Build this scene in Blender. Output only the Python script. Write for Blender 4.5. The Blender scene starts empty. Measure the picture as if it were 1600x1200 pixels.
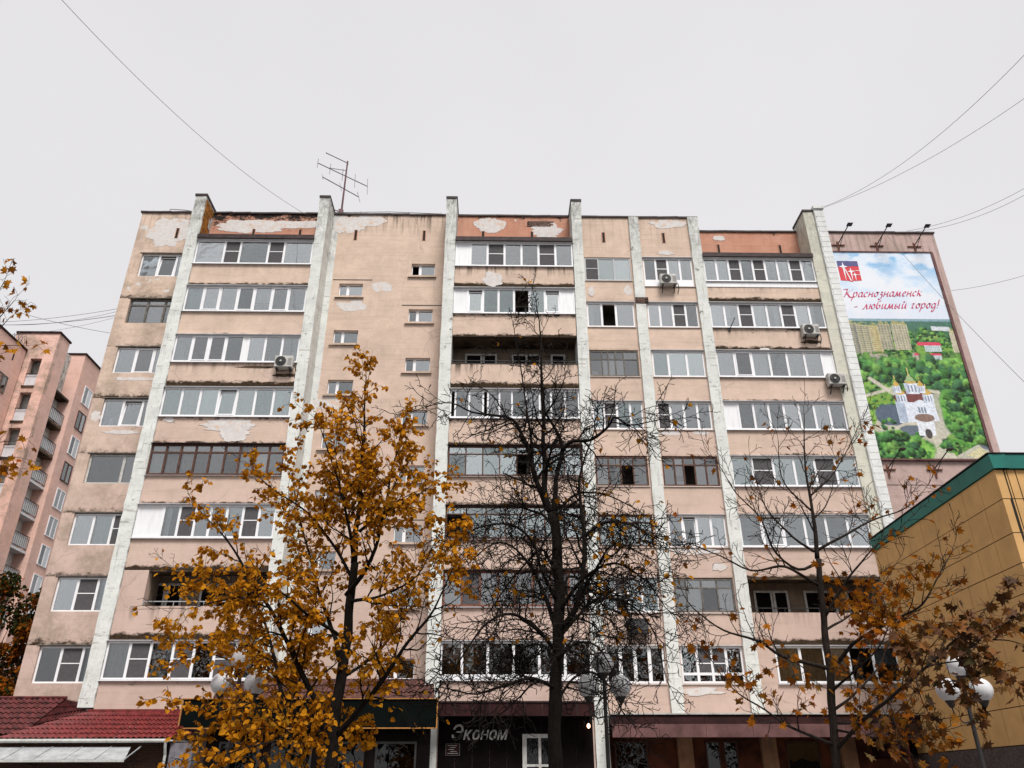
import bpy, math, random
import numpy as np
from mathutils import Vector, Matrix, noise

random.seed(11)
RNG = np.random.default_rng(5)
S = bpy.context.scene
C = S.collection
R = math.radians
V3 = Vector

# ------------------------------------------------------------------ camera
CAM_H = 1.6
FPX, PITCH, ROLL, YAW = 1227.6, 0.473376, -0.002519, -0.019839


def cam_axes():
    f = V3((0, math.cos(PITCH), math.sin(PITCH)))
    r = V3((1, 0, 0))
    u = r.cross(f)
    m = Matrix.Rotation(YAW, 3, 'Z')
    f, r, u = m @ f, m @ r, m @ u
    c, s = math.cos(ROLL), math.sin(ROLL)
    return f, c * r + s * u, -s * r + c * u


F_, R_, U_ = cam_axes()
cam = bpy.data.cameras.new('camera')
cam.sensor_width = 36
cam.lens = 36 * FPX / 1600
cam.clip_end = 3000
camo = bpy.data.objects.new('camera', cam)
camo.matrix_world = Matrix(((R_.x, U_.x, -F_.x, 0), (R_.y, U_.y, -F_.y, 0), (R_.z, U_.z, -F_.z, CAM_H), (0, 0, 0, 1)))
C.objects.link(camo)
S.camera = camo

# ------------------------------------------------------------------ world, sun, exposure
SUN_EL, SUN_AZ = R(58), R(163)          # high and behind the viewer, slightly to the right
w = bpy.data.worlds.new('World')
S.world = w
w.use_nodes = True
nt = w.node_tree
nt.nodes.clear()
out = nt.nodes.new('ShaderNodeOutputWorld')
bg = nt.nodes.new('ShaderNodeBackground')
bg.inputs['Strength'].default_value = 0.068
sky = nt.nodes.new('ShaderNodeTexSky')
sky.sky_type = 'NISHITA'
sky.sun_disc = False
sky.sun_elevation = SUN_EL
sky.sun_rotation = SUN_AZ
sky.dust_density = 6
mx = nt.nodes.new('ShaderNodeMix')
mx.data_type = 'RGBA'
mx.inputs['Factor'].default_value = 0.965      # a closed grey overcast over the clear sky
tc = nt.nodes.new('ShaderNodeTexCoord')
cn = nt.nodes.new('ShaderNodeTexNoise')
cn.inputs['Scale'].default_value = 1.6
cn.inputs['Detail'].default_value = 3
cr = nt.nodes.new('ShaderNodeValToRGB')
cr.color_ramp.elements[0].position = 0.3
cr.color_ramp.elements[0].color = (3.98, 3.90, 3.96, 1)
cr.color_ramp.elements[1].position = 0.75
cr.color_ramp.elements[1].color = (4.38, 4.30, 4.36, 1)
nt.links.new(tc.outputs['Generated'], cn.inputs['Vector'])
nt.links.new(cn.outputs['Fac'], cr.inputs['Fac'])
nt.links.new(sky.outputs[0], mx.inputs['A'])
nt.links.new(cr.outputs['Color'], mx.inputs['B'])
nt.links.new(mx.outputs['Result'], bg.inputs['Color'])
nt.links.new(bg.outputs[0], out.inputs['Surface'])

sl = bpy.data.lights.new('sun', 'SUN')
sl.energy = 1.5
sl.angle = R(22)
sl.color = (1.0, 0.97, 0.93)
so = bpy.data.objects.new('sun', sl)
so.location = (0, -20, 40)
# direction towards the sun: behind the viewer (-Y), a little to +X
sd = V3((0.30 * math.cos(SUN_EL), -0.97 * math.cos(SUN_EL), math.sin(SUN_EL)))
so.rotation_euler = sd.to_track_quat('Z', 'Y').to_euler()
C.objects.link(so)

S.view_settings.view_transform = 'Standard'
S.view_settings.look = 'None'
S.view_settings.gamma = 1
S.view_settings.use_curve_mapping = False
S.view_settings.exposure = 1.52

# ------------------------------------------------------------------ helpers
Y0 = 33.64           # plane of the main wall; d metres in front of it is y = Y0 - d


def ray(u, v):
    d = F_ * FPX + R_ * (u - 800) + U_ * (600 - v)
    return d / d.y


def at(u, v, y):
    d = ray(u, v) * y
    return V3((d.x, y, d.z + CAM_H))


def tag(o, label=None, cat=None, group=None, kind=None):
    if label: o['label'] = label
    if cat: o['category'] = cat
    if group: o['group'] = group
    if kind: o['kind'] = kind
    return o


def thing(name, label, cat, loc=(0, 0, 0), rz=0, group=None):
    o = bpy.data.objects.new(name, None)
    o.empty_display_size = .2
    o.location = loc
    o.rotation_euler = (0, 0, rz)
    C.objects.link(o)
    return tag(o, label, cat, group)


def wpos(o):
    p = V3((0, 0, 0))
    while o is not None:
        p += o.location
        o = o.parent
    return p


def link(name, me, par=None, world=True):
    o = bpy.data.objects.new(name, me)
    C.objects.link(o)
    if par is not None:
        o.parent = par
        if world: o.location = -wpos(par)
    return o


def copy_tree(o, parent=None):
    c = o.copy()
    C.objects.link(c)
    if parent is not None: c.parent = parent
    for ch in [x for x in KIDS.get(o.name, [])]:
        copy_tree(ch, c)
    return c


KIDS = {}


class MB:
    def __init__(s):
        s.v, s.f, s.mi = [], [], []

    def face(s, pts):
        n = len(s.v)
        s.v += [tuple(p) for p in pts]
        s.f.append(tuple(range(n, n + len(pts))))
        return s

    def box(s, x0, x1, y0, y1, z0, z1):
        if x1 < x0: x0, x1 = x1, x0
        if y1 < y0: y0, y1 = y1, y0
        if z1 < z0: z0, z1 = z1, z0
        n = len(s.v)
        s.v += [(x0, y0, z0), (x1, y0, z0), (x1, y1, z0), (x0, y1, z0), (x0, y0, z1), (x1, y0, z1), (x1, y1, z1), (x0, y1, z1)]
        s.f += [tuple(n + i for i in q) for q in ((0, 3, 2, 1), (4, 5, 6, 7), (0, 1, 5, 4), (1, 2, 6, 5), (2, 3, 7, 6), (3, 0, 4, 7))]
        return s

    def hexa(s, p):          # 8 corners, bottom loop then top loop
        n = len(s.v)
        s.v += [tuple(q) for q in p]
        s.f += [tuple(n + i for i in q) for q in ((0, 3, 2, 1), (4, 5, 6, 7), (0, 1, 5, 4), (1, 2, 6, 5), (2, 3, 7, 6), (3, 0, 4, 7))]
        return s

    def tube(s, pts, rad, n=6, cap=True):
        pts = [V3(p) for p in pts]
        if not hasattr(rad, '__len__'): rad = [rad] * len(pts)
        base = len(s.v)
        a = None
        m = len(pts)
        for i, p in enumerate(pts):
            t = (pts[min(i + 1, m - 1)] - pts[max(i - 1, 0)])
            if t.length < 1e-9: t = V3((0, 0, 1))
            t.normalize()
            if a is None:
                a = t.orthogonal().normalized()
            else:
                a = a - t * a.dot(t)
                a = a.normalized() if a.length > 1e-6 else t.orthogonal().normalized()
            b = t.cross(a)
            for k in range(n):
                an = 2 * math.pi * k / n
                s.v.append(tuple(p + (a * math.cos(an) + b * math.sin(an)) * rad[i]))
        for i in range(m - 1):
            for k in range(n):
                q = base + i * n
                s.f.append((q + k, q + (k + 1) % n, q + n + (k + 1) % n, q + n + k))
        if cap:
            s.f.append(tuple(base + k for k in reversed(range(n))))
            s.f.append(tuple(base + (m - 1) * n + k for k in range(n)))
        return s

    def lathe(s, prof, c=(0, 0, 0), n=16, axis='z'):
        base = len(s.v)
        for r_, h in prof:
            for k in range(n):
                an = 2 * math.pi * k / n
                x, y = r_ * math.cos(an), r_ * math.sin(an)
                p = (x, y, h) if axis == 'z' else (x, -h, y)
                s.v.append((c[0] + p[0], c[1] + p[1], c[2] + p[2]))
        for i in range(len(prof) - 1):
            for k in range(n):
                q = base + i * n
                s.f.append((q + k, q + (k + 1) % n, q + n + (k + 1) % n, q + n + k))
        s.f.append(tuple(base + k for k in reversed(range(n))))
        s.f.append(tuple(base + (len(prof) - 1) * n + k for k in range(n)))
        return s

    def prism(s, poly, y0, y1):      # polygon in (x, z), extruded along y
        n = len(s.v)
        m = len(poly)
        s.v += [(p[0], y0, p[1]) for p in poly] + [(p[0], y1, p[1]) for p in poly]
        s.f.append(tuple(range(n, n + m)))
        s.f.append(tuple(reversed(range(n + m, n + 2 * m))))
        for k in range(m):
            s.f.append((n + k, n + m + k, n + m + (k + 1) % m, n + (k + 1) % m))
        return s

    def mesh(s, name, mat, smooth=False):
        me = bpy.data.meshes.new(name)
        me.from_pydata(s.v, [], s.f)
        if mat: me.materials.append(mat)
        if smooth: me.polygons.foreach_set('use_smooth', [True] * len(me.polygons))
        me.update()
        return me

    def build(s, name, mat, par=None, world=True, smooth=False, kind=None, label=None, **props):
        o = link(name, s.mesh(name, mat, smooth), par, world)
        if par is not None: KIDS.setdefault(par.name, []).append(o)
        if kind: o['kind'] = kind
        if label: o['label'] = label
        for k, val in props.items(): o[k] = val
        return o


# ------------------------------------------------------------------ materials
class NT:
    def __init__(s, name):
        s.m = bpy.data.materials.new(name)
        s.m.use_nodes = True
        s.t = s.m.node_tree
        s.b = s.t.nodes['Principled BSDF']
        s.o = s.t.nodes['Material Output']

    def n(s, typ, props=None, **inp):
        nd = s.t.nodes.new(typ)
        for k, v in (props or {}).items(): setattr(nd, k, v)
        for k, v in inp.items():
            k = k.replace('_', ' ')
            s.set(nd, k, v)
        return nd

    def set(s, nd, k, v):
        if isinstance(k, str) and k.isdigit(): k = int(k)
        if isinstance(v, bpy.types.NodeSocket): s.t.links.new(v, nd.inputs[k])
        else:
            try: nd.inputs[k].default_value = v
            except Exception: nd.inputs[k].default_value = (*v, 1)

    def noise(s, vec, scale, detail=3, rough=.55):
        return s.n('ShaderNodeTexNoise', Vector=vec, Scale=scale, Detail=detail, Roughness=rough).outputs['Fac']

    def map(s, vec, sc):
        return s.n('ShaderNodeMapping', Vector=vec, Scale=sc).outputs[0]

    def ramp(s, fac, a, b, c0=(0, 0, 0, 1), c1=(1, 1, 1, 1)):
        r = s.n('ShaderNodeValToRGB', Fac=fac)
        e = r.color_ramp.elements
        e[0].position, e[1].position = a, b
        e[0].color, e[1].color = c0, c1
        return r.outputs['Color']

    def step(s, fac, a, b):
        return s.n('ShaderNodeMapRange', Value=fac, From_Min=a, From_Max=b).outputs[0]

    def math(s, op, a, b=0.0):
        return s.n('ShaderNodeMath', {'operation': op}, **{'0': a, '1': b}).outputs[0]

    def mix(s, fac, a, b, mode='MIX'):
        nd = s.n('ShaderNodeMix', {'data_type': 'RGBA', 'blend_type': mode})
        for k, v in ((0, fac), (6, a), (7, b)):
            if isinstance(v, bpy.types.NodeSocket): s.t.links.new(v, nd.inputs[k])
            elif k == 0: nd.inputs[0].default_value = v
            else: nd.inputs[k].default_value = (*v[:3], 1)
        return nd.outputs[2]

    def attr(s, name):
        return s.n('ShaderNodeAttribute', {'attribute_type': 'OBJECT', 'attribute_name': name}).outputs['Fac']

    def bump(s, h, st=.3, dist=.02):
        s.t.links.new(s.n('ShaderNodeBump', Height=h, Strength=st, Distance=dist).outputs[0], s.b.inputs['Normal'])

    def done(s, col=None, rough=.85, spec=.25, metal=0):
        if col is not None: s.set(s.b, 'Base Color', col if isinstance(col, bpy.types.NodeSocket) else (*col[:3], 1))
        s.set(s.b, 'Roughness', rough)
        s.set(s.b, 'Specular IOR Level', spec)
        s.set(s.b, 'Metallic', metal)
        return s.m


def pos(t): return t.n('ShaderNodeNewGeometry').outputs['Position']


def paint(name, col, rough=.6, var=.12, scale=3., metal=0, dirt=0., spec=.3, bump=0.):
    """plain painted or bare surface with mottling and some grime"""
    t = NT(name)
    p = pos(t)
    n1 = t.noise(p, scale, 4)
    dk = tuple(c * (1 - 2 * var) for c in col)
    lt = tuple(min(1, c * (1 + var)) for c in col)
    c = t.mix(t.step(n1, .3, .7), dk, lt)
    if dirt:
        n2 = t.noise(t.map(p, (5, 5, .6)), 1.5, 5, .7)
        c = t.mix(t.math('MULTIPLY', t.step(n2, .5, .75), dirt), c, (.06, .05, .04))
    if bump: t.bump(t.noise(p, scale * 8, 3), bump)
    return t.done(c, rough, spec, metal)


def stucco(name, base, tone2, peelcol=(.62, .585, .56), zmix=True):
    t = NT(name)
    p = pos(t)
    sx = t.n('ShaderNodeSeparateXYZ', Vector=p)
    g = t.n('ShaderNodeSeparateXYZ', Vector=t.n('ShaderNodeTexCoord').outputs['Generated'])
    big = t.noise(p, .35, 4, .6)
    mid = t.noise(p, 1.7, 5, .65)
    fine = t.noise(p, 14, 4, .7)
    if zmix:
        zf = t.math('ADD', t.step(sx.outputs['Z'], 24, 6), t.math('MULTIPLY', t.math('SUBTRACT', big, .5), 1.3))  # darker, pinker tone takes over towards the lower floors, broken up by noise
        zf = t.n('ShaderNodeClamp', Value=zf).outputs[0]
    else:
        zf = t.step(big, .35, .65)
    c = t.mix(zf, base, tone2)
    c = t.mix(t.math('MULTIPLY', t.step(mid, .40, .66), .42), c, tuple(x * .74 for x in base))
    c = t.mix(t.math('MULTIPLY', t.step(fine, .42, .70), .34), c, tuple(x * .70 for x in base))
    # pale horizontal formwork traces
    hz = t.noise(t.map(p, (.25, .25, 5)), 1.6, 3, .5)
    c = t.mix(t.math('MULTIPLY', t.step(hz, .55, .66), .26), c, tuple(x * .6 for x in base))
    # general dirt, by object
    dn = t.noise(p, .9, 6, .75)
    dirt = t.math('MULTIPLY', t.step(dn, .42, .68), t.attr('dirt'))
    c = t.mix(dirt, c, (.27, .21, .16))
    # paint flaked off to the render below
    pn = t.math('ADD', t.noise(p, .8, 6, .62), t.math('MULTIPLY', t.attr('peel'), .35))
    c = t.mix(t.step(pn, .72, .745), c, peelcol)
    # run-off streaks from the upper edge
    sn = t.noise(t.map(p, (3.2, 3.2, .22)), 1.3, 5, .65)
    top = t.step(g.outputs['Z'], .45, 1.0)
    st = t.math('MULTIPLY', t.math('MULTIPLY', t.step(sn, .47, .60), top), t.attr('streak'))
    c = t.mix(st, c, (.07, .052, .038))
    so_ = t.math('ADD', t.math('MULTIPLY', t.noise(t.map(p, (1.6, 1.6, 3.2)), 1.5, 9, .75), 1.0), t.math('MULTIPLY', t.step(g.outputs['Z'], .35, 1.0), .30))
    so_ = t.math('ADD', so_, t.math('MULTIPLY', t.attr('soot'), .22))
    c = t.mix(t.math('MULTIPLY', t.step(so_, .86, .94), t.step(t.attr('soot'), 0, .1)), c, (.022, .017, .016))
    # moss and soot along the lower edge
    mn = t.noise(t.map(p, (1.1, 1.1, 2.4)), 1.1, 7, .8)
    lo = t.step(g.outputs['Z'], .40, .0)
    mh = t.noise(t.map(p, (2.2, 2.2, 3.4)), 1.4, 9, .78)
    ma = t.attr('moss')
    mo = t.math('ADD', t.math('MULTIPLY', lo, .50), t.math('MULTIPLY', t.math('ADD', t.math('MULTIPLY', mn, .5), t.math('MULTIPLY', mh, .5)), .95))
    mo = t.math('ADD', mo, t.math('MULTIPLY', ma, .30))
    mo = t.math('MULTIPLY', t.step(mo, .93, 1.02), t.step(ma, .0, .12))
    c = t.mix(mo, c, t.mix(t.step(fine, .4, .6), (.016, .012, .010), (.060, .036, .016)))
    edge = t.math('MULTIPLY', t.step(g.outputs['Z'], .05, .0), t.step(mn, .38, .6))
    c = t.mix(t.math('MULTIPLY', t.math('MULTIPLY', edge, .85), t.attr('edge')), c, (.06, .043, .034))
    # hairline cracks
    vo = t.n('ShaderNodeTexVoronoi', {'feature': 'DISTANCE_TO_EDGE'}, Vector=t.n('ShaderNodeMix', {'data_type': 'VECTOR'}, **{'0': .25, '4': p, '5': t.n('ShaderNodeTexNoise', Vector=p, Scale=2.).outputs['Color']}).outputs[1], Scale=.55).outputs['Distance']
    ck = t.math('MULTIPLY', t.step(vo, .010, .0), t.step(big, .48, .6))
    c = t.mix(t.math('MULTIPLY', ck, .30), c, (.10, .075, .06))
    t.bump(t.math('ADD', fine, t.math('MULTIPLY', mid, 2)), .35, .012)
    return t.done(c, .92, .15)


def whitewash(name, base, stain=1.):
    t = NT(name)
    p = pos(t)
    n1 = t.noise(p, 1.2, 6, .7)
    n2 = t.noise(p, 9, 5, .7)
    c = t.mix(t.step(n1, .35, .7), base, tuple(x * .80 for x in base))
    c = t.mix(t.math('MULTIPLY', t.step(n2, .55, .75), .35 * stain), c, (.30, .28, .25))
    sn = t.noise(t.map(p, (4, 4, .35)), 1.6, 6, .75)
    c = t.mix(t.math('MULTIPLY', t.step(sn, .56, .72), .60 * stain), c, (.20, .18, .15))
    ho = t.noise(t.map(p, (.8, .8, 6)), 1.4, 4, .6)
    c = t.mix(t.math('MULTIPLY', t.step(ho, .60, .68), .5 * stain), c, (.22, .20, .17))
    fl = t.noise(p, 3.3, 7, .8)
    c = t.mix(t.math('MULTIPLY', t.step(fl, .60, .63), .85 * stain), c, (.13, .105, .085))
    sz = t.n('ShaderNodeSeparateXYZ', Vector=p).outputs['Z']
    tp = t.math('MULTIPLY', t.step(sz, 25.0, 29.3), t.step(t.noise(t.map(p, (3, 3, 1.2)), 1.6, 6, .8), .40, .62))
    c = t.mix(t.math('MULTIPLY', tp, .80 * stain), c, (.09, .08, .065))
    t.bump(t.math('ADD', n2, t.math('MULTIPLY', fl, 1.5)), .5, .02)
    return t.done(c, .9, .15)


def glass(name, tint, refl=.27):
    t = NT(name)
    t.t.nodes.remove(t.b)
    lw = t.n('ShaderNodeFresnel', IOR=1.5).outputs[0]
    rn = t.n('ShaderNodeObjectInfo').outputs['Random']
    fac = t.math('ADD', t.math('MULTIPLY', t.math('ADD', rn, .42), refl * 1.1), t.math('MULTIPLY', lw, .9))
    off = t.n('ShaderNodeCombineXYZ', X=t.math('MULTIPLY', rn, 97.), Y=t.math('MULTIPLY', rn, 31.), Z=0.).outputs[0]
    nz = t.noise(t.n('ShaderNodeVectorMath', {'operation': 'ADD'}, **{'0': pos(t), '1': off}).outputs[0], 1.1, 2)
    bp = t.n('ShaderNodeBump', Height=nz, Strength=.16, Distance=.05).outputs[0]
    gl = t.n('ShaderNodeBsdfGlossy', Color=(.93, .96, .97, 1), Roughness=.015, Normal=bp).outputs[0]
    tr = t.n('ShaderNodeBsdfTransparent', Color=(*tint, 1)).outputs[0]
    mxs = t.n('ShaderNodeMixShader', **{'0': fac, '1': tr, '2': gl}).outputs[0]
    t.t.links.new(mxs, t.o.inputs['Surface'])
    return t.m


def leafmat(name, cols, trans=.35):
    t = NT(name)
    t.t.nodes.remove(t.b)
    rnd = t.n('ShaderNodeNewGeometry').outputs['Random Per Island']
    nz = t.noise(pos(t), .9, 3)
    f = t.math('ADD', t.math('MULTIPLY', rnd, .62), t.math('MULTIPLY', t.step(nz, .3, .7), .38))
    r = t.n('ShaderNodeValToRGB', Fac=f)
    e = r.color_ramp.elements
    while len(e) < len(cols): e.new(.5)
    for i, c in enumerate(cols):
        e[i].position = i / (len(cols) - 1)
        e[i].color = (*c, 1)
    d = t.n('ShaderNodeBsdfDiffuse', Color=r.outputs[0]).outputs[0]
    tr = t.n('ShaderNodeBsdfTranslucent', Color=r.outputs[0]).outputs[0]
    t.t.links.new(t.n('ShaderNodeMixShader', **{'0': trans, '1': d, '2': tr}).outputs[0], t.o.inputs['Surface'])
    return t.m


def leafmat_obj(name, cols):
    t = NT(name)
    rnd = t.n('ShaderNodeObjectInfo').outputs['Random']
    r = t.n('ShaderNodeValToRGB', Fac=rnd)
    e = r.color_ramp.elements
    while len(e) < len(cols): e.new(.5)
    for i, c in enumerate(cols):
        e[i].position = i / (len(cols) - 1)
        e[i].color = (*c, 1)
    return t.done(r.outputs[0], .7, .2)


def bark(name, a, b):
    t = NT(name)
    p = pos(t)
    n = t.noise(t.map(p, (6, 6, 1.3)), 4, 5, .7)
    t.bump(n, .8, .02)
    return t.done(t.mix(t.step(n, .35, .65), a, b), .95, .1)


def brickmat(name, a, b, mortar, sx=1.):
    t = NT(name)
    p = pos(t)
    s_ = t.n('ShaderNodeSeparateXYZ', Vector=p)
    q = t.n('ShaderNodeCombineXYZ', X=t.math('ADD', s_.outputs['X'], s_.outputs['Y']), Y=s_.outputs['Z']).outputs[0]
    br = t.n('ShaderNodeTexBrick', Vector=q, Color1=(*a, 1), Color2=(*b, 1), Mortar=(*mortar, 1), Scale=sx, Mortar_Size=.012)
    br.inputs['Brick Width'].default_value = .26
    br.inputs['Row Height'].default_value = .077
    return t.done(br.outputs['Color'], .9, .15)


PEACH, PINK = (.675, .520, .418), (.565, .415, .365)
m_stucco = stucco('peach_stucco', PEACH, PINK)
m_salmon = stucco('salmon_stucco', (.52, .245, .165), (.60, .33, .24), zmix=False)
m_gable = stucco('gable_render', (.56, .42, .39), (.50, .36, .33), zmix=False)
m_pinkb = stucco('pink_stucco', (.78, .52, .45), (.80, .50, .40), zmix=False)
m_white = whitewash('whitewash', (.70, .715, .685))
m_cream = whitewash('cream_paint', (.62, .61, .52), .6)
m_quoin = whitewash('quoin_paint', (.76, .77, .755), .25)
t_ = NT('bare_plaster')
p_ = pos(t_)
c_ = t_.mix(t_.step(t_.noise(p_, 5, 6, .7), .35, .65), (.56, .525, .51), (.66, .625, .605))
c_ = t_.mix(t_.step(t_.noise(p_, 2.1, 7, .75), .555, .59), c_, tuple(x * .9 for x in PEACH))
c_ = t_.mix(t_.step(t_.noise(t_.map(p_, (1, 1, 2.2)), 4.5, 7, .8), .62, .66), c_, (.13, .10, .085))
t_.bump(t_.noise(p_, 18, 4, .7), .4)
m_plaster = t_.done(c_, .9, .15)
m_pvc = paint('white_pvc', (.80, .80, .82), .35, .03, 1.5, dirt=.10)
m_panel = paint('white_panel', (.78, .78, .80), .4, .03, 1.0, dirt=.18)
m_sheet = paint('white_sheet_metal', (.62, .62, .64), .45, .06, 2, dirt=.2)
m_alu = paint('aluminium_frame', (.42, .43, .45), .4, .06, 2)
m_brown = paint('brown_wood', (.095, .042, .028), .7, .25, 6)
m_rust = paint('red_brown_wood', (.20, .075, .045), .7, .25, 6)
m_grey = paint('weathered_wood', (.15, .135, .12), .85, .25, 6)
m_oldw = paint('old_white_wood', (.50, .49, .47), .8, .15, 6, dirt=.4)
m_glass = glass('window_glass', (.85, .885, .90), .25)
m_teal = glass('greenish_glass', (.74, .86, .85), .31)
m_dglass = glass('dull_glass', (.80, .80, .81), .14)
m_lowg = glass('dark_glass', (.72, .73, .74), .10)
m_screen = paint('insect_screen', (.085, .08, .085), .9, .1, 8)
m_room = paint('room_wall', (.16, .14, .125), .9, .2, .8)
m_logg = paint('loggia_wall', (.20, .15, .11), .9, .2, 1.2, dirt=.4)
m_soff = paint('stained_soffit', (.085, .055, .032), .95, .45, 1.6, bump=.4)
m_curt = paint('white_curtain', (.80, .81, .79), .9, .08, 5)
m_curt2 = paint('green_curtain', (.52, .66, .60), .9, .1, 5)
m_flash = paint('bitumen_flashing', (.045, .028, .028), .7, .3, 4)
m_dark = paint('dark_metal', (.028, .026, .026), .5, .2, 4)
m_steel = paint('galvanised_steel', (.36, .37, .38), .45, .15, 3, dirt=.25)
m_gut = paint('gutter_white', (.48, .48, .46), .5, .1, 4, dirt=.4)
m_green = paint('green_metal', (.012, .155, .125), .45, .10, 1.2, dirt=.08)
m_yellow = paint('ochre_panel', (.58, .345, .140), .65, .07, 1.3, dirt=.10, spec=.15)
m_joint = paint('black_joint', (.02, .016, .012), .9, .1, 3)
m_plinth = paint('granite_plinth', (.085, .065, .06), .6, .35, 14)
m_black = paint('black_board', (.0025, .0045, .0042), .75, .2, 2, spec=.04)
m_orange = paint('orange_trim', (.42, .19, .05), .5, .15, 5)
m_maroon = paint('maroon_metal', (.030, .010, .010), .7, .25, 2, spec=.12)
m_fasc = paint('mauve_fascia', (.155, .080, .078), .75, .2, 2, dirt=.4, spec=.1)
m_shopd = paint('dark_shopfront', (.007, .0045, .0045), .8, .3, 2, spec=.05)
m_shopg = glass('shop_glass', (.10, .10, .10), .015)
m_redw = paint('red_brown_render', (.13, .036, .016), .85, .35, 1.5)
m_col = paint('peach_column', (.36, .19, .105), .85, .15, 2, dirt=.3)
m_brick = brickmat('brown_brick', (.085, .042, .028), (.06, .03, .022), (.03, .022, .018))
m_greyw = paint('grey_render', (.17, .16, .18), .9, .2, 6)
m_tile = paint('red_tile', (.17, .023, .022), .5, .28, 5, dirt=.25)
m_tiled = paint('dark_red_tile', (.105, .022, .022), .7, .4, 5, dirt=.3)
m_tileb = paint('brown_tile', (.10, .04, .032), .7, .35, 5, dirt=.3)
m_letter = paint('grey_letter', (.42, .42, .40), .4, .12, 6)
m_letterd = paint('letter_side', (.11, .11, .11), .5, .12, 6)
m_globe = paint('opal_globe', (.60, .60, .62), .3, .10, 3, dirt=.25)
m_ac = paint('ac_casing', (.47, .455, .43), .5, .10, 4, dirt=.25)
m_acd = paint('ac_fan', (.035, .035, .035), .6, .2, 6)
m_cable = paint('cable_grey', (.13, .12, .13), .7, .1, 3)
m_aer = paint('aerial_metal', (.14, .07, .08), .6, .2, 5)
m_aerg = paint('aerial_rod', (.10, .085, .09), .6, .2, 5)
m_lich = paint('orange_lichen', (.30, .115, .012), .95, .4, 5, bump=.5)
m_asph = paint('asphalt', (.05, .05, .052), .9, .2, 3)
m_pave = paint('paving', (.19, .18, .175), .9, .15, 2)
m_kerb = paint('kerb_stone', (.26, .255, .25), .9, .15, 3)
m_expb = paint('exposed_brick', (.16, .10, .08), .95, .25, 8)
m_bark = bark('bark', (.006, .0048, .0042), (.017, .013, .011))
m_barkm = bark('bark_maple', (.012, .009, .008), (.034, .025, .020))
m_gold = leafmat('golden_leaf', [(.12, .042, .004), (.31, .115, .007), (.50, .205, .011), (.25, .115, .013), (.62, .31, .024)])
m_orl = leafmat('orange_leaf', [(.06, .018, .005), (.18, .052, .007), (.34, .115, .010), (.15, .07, .012), (.36, .07, .016)])
m_brl = leafmat('bronze_leaf', [(.036, .016, .006), (.085, .030, .008), (.16, .058, .009), (.055, .042, .011)], .2)
m_brlo = leafmat_obj('bronze_leaf_single', [(.036, .016, .006), (.085, .030, .008), (.16, .058, .009), (.055, .042, .011)])
m_gold2 = leafmat('yellow_leaf', [(.18, .062, .006), (.40, .155, .010), (.62, .27, .016), (.32, .15, .016)], .45)
m_dkl = leafmat('dark_leaf', [(.012, .016, .007), (.030, .034, .010), (.020, .026, .010), (.06, .05, .012)], .2)
m_dko = leafmat('rust_leaf', [(.10, .030, .006), (.26, .070, .008), (.16, .06, .010)], .25)
# ------------------------------------------------------------------ ground
def setting(o): o['kind'] = 'structure'; return o


setting(MB().face([(-900, -900, 0), (900, -900, 0), (900, 1500, 0), (-900, 1500, 0)]).build('ground', m_asph))
setting(MB().box(-60, 60, 8, 30.5, .004, .10).build('pavement', m_pave))
setting(MB().box(-60, 60, 7.85, 8, .004, .13).build('kerb', m_kerb))

# ------------------------------------------------------------------ the apartment building
B = thing('apartment_building', 'nine storey peach panel apartment block with whitewashed pilasters and glazed balconies', 'apartment building', (0, Y0, 0))
NF = 8
ZB = [24.9 - 2.8 * k for k in range(NF)]      # lower edges of the window rows, top floor first
WH = 1.45
TOPZ = 29.05
YF = Y0 - 1.15                                # balcony fronts of the first two balcony bays
YR = Y0 + 1.15                                # set-back wall of the right-hand balcony bay


def wall_grid(name, mat, X0, X1, z0, z1, y0, y1, ops, **pr):
    xs = sorted({X0, X1, *[o[0] for o in ops], *[o[1] for o in ops]})
    zs = sorted({z0, z1, *[o[2] for o in ops], *[o[3] for o in ops]})
    mb = MB()
    for i in range(len(xs) - 1):
        for j in range(len(zs) - 1):
            cx, cz = (xs[i] + xs[i + 1]) / 2, (zs[j] + zs[j + 1]) / 2
            if any(o[0] < cx < o[1] and o[2] < cz < o[3] for o in ops): continue
            mb.box(xs[i], xs[i + 1], y0, y1, zs[j], zs[j + 1])
    return mb.build(name, mat, B, **pr)


def curtain_mesh(x0, x1, z0, z1, y, amp=.03, per=.16):
    mb = MB()
    n = max(4, int((x1 - x0) / per * 4))
    pts = [(x0 + (x1 - x0) * i / n, y + amp * math.sin(i * math.pi / 2 + x0 * 7)) for i in range(n + 1)]
    for a, b in zip(pts[:-1], pts[1:]):
        mb.face([(a[0], a[1], z0), (b[0], b[1], z0), (b[0], b[1], z1), (a[0], a[1], z1)])
    return mb


CUR = [m_curt, m_curt, m_curt2, m_curt, m_logg]


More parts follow.
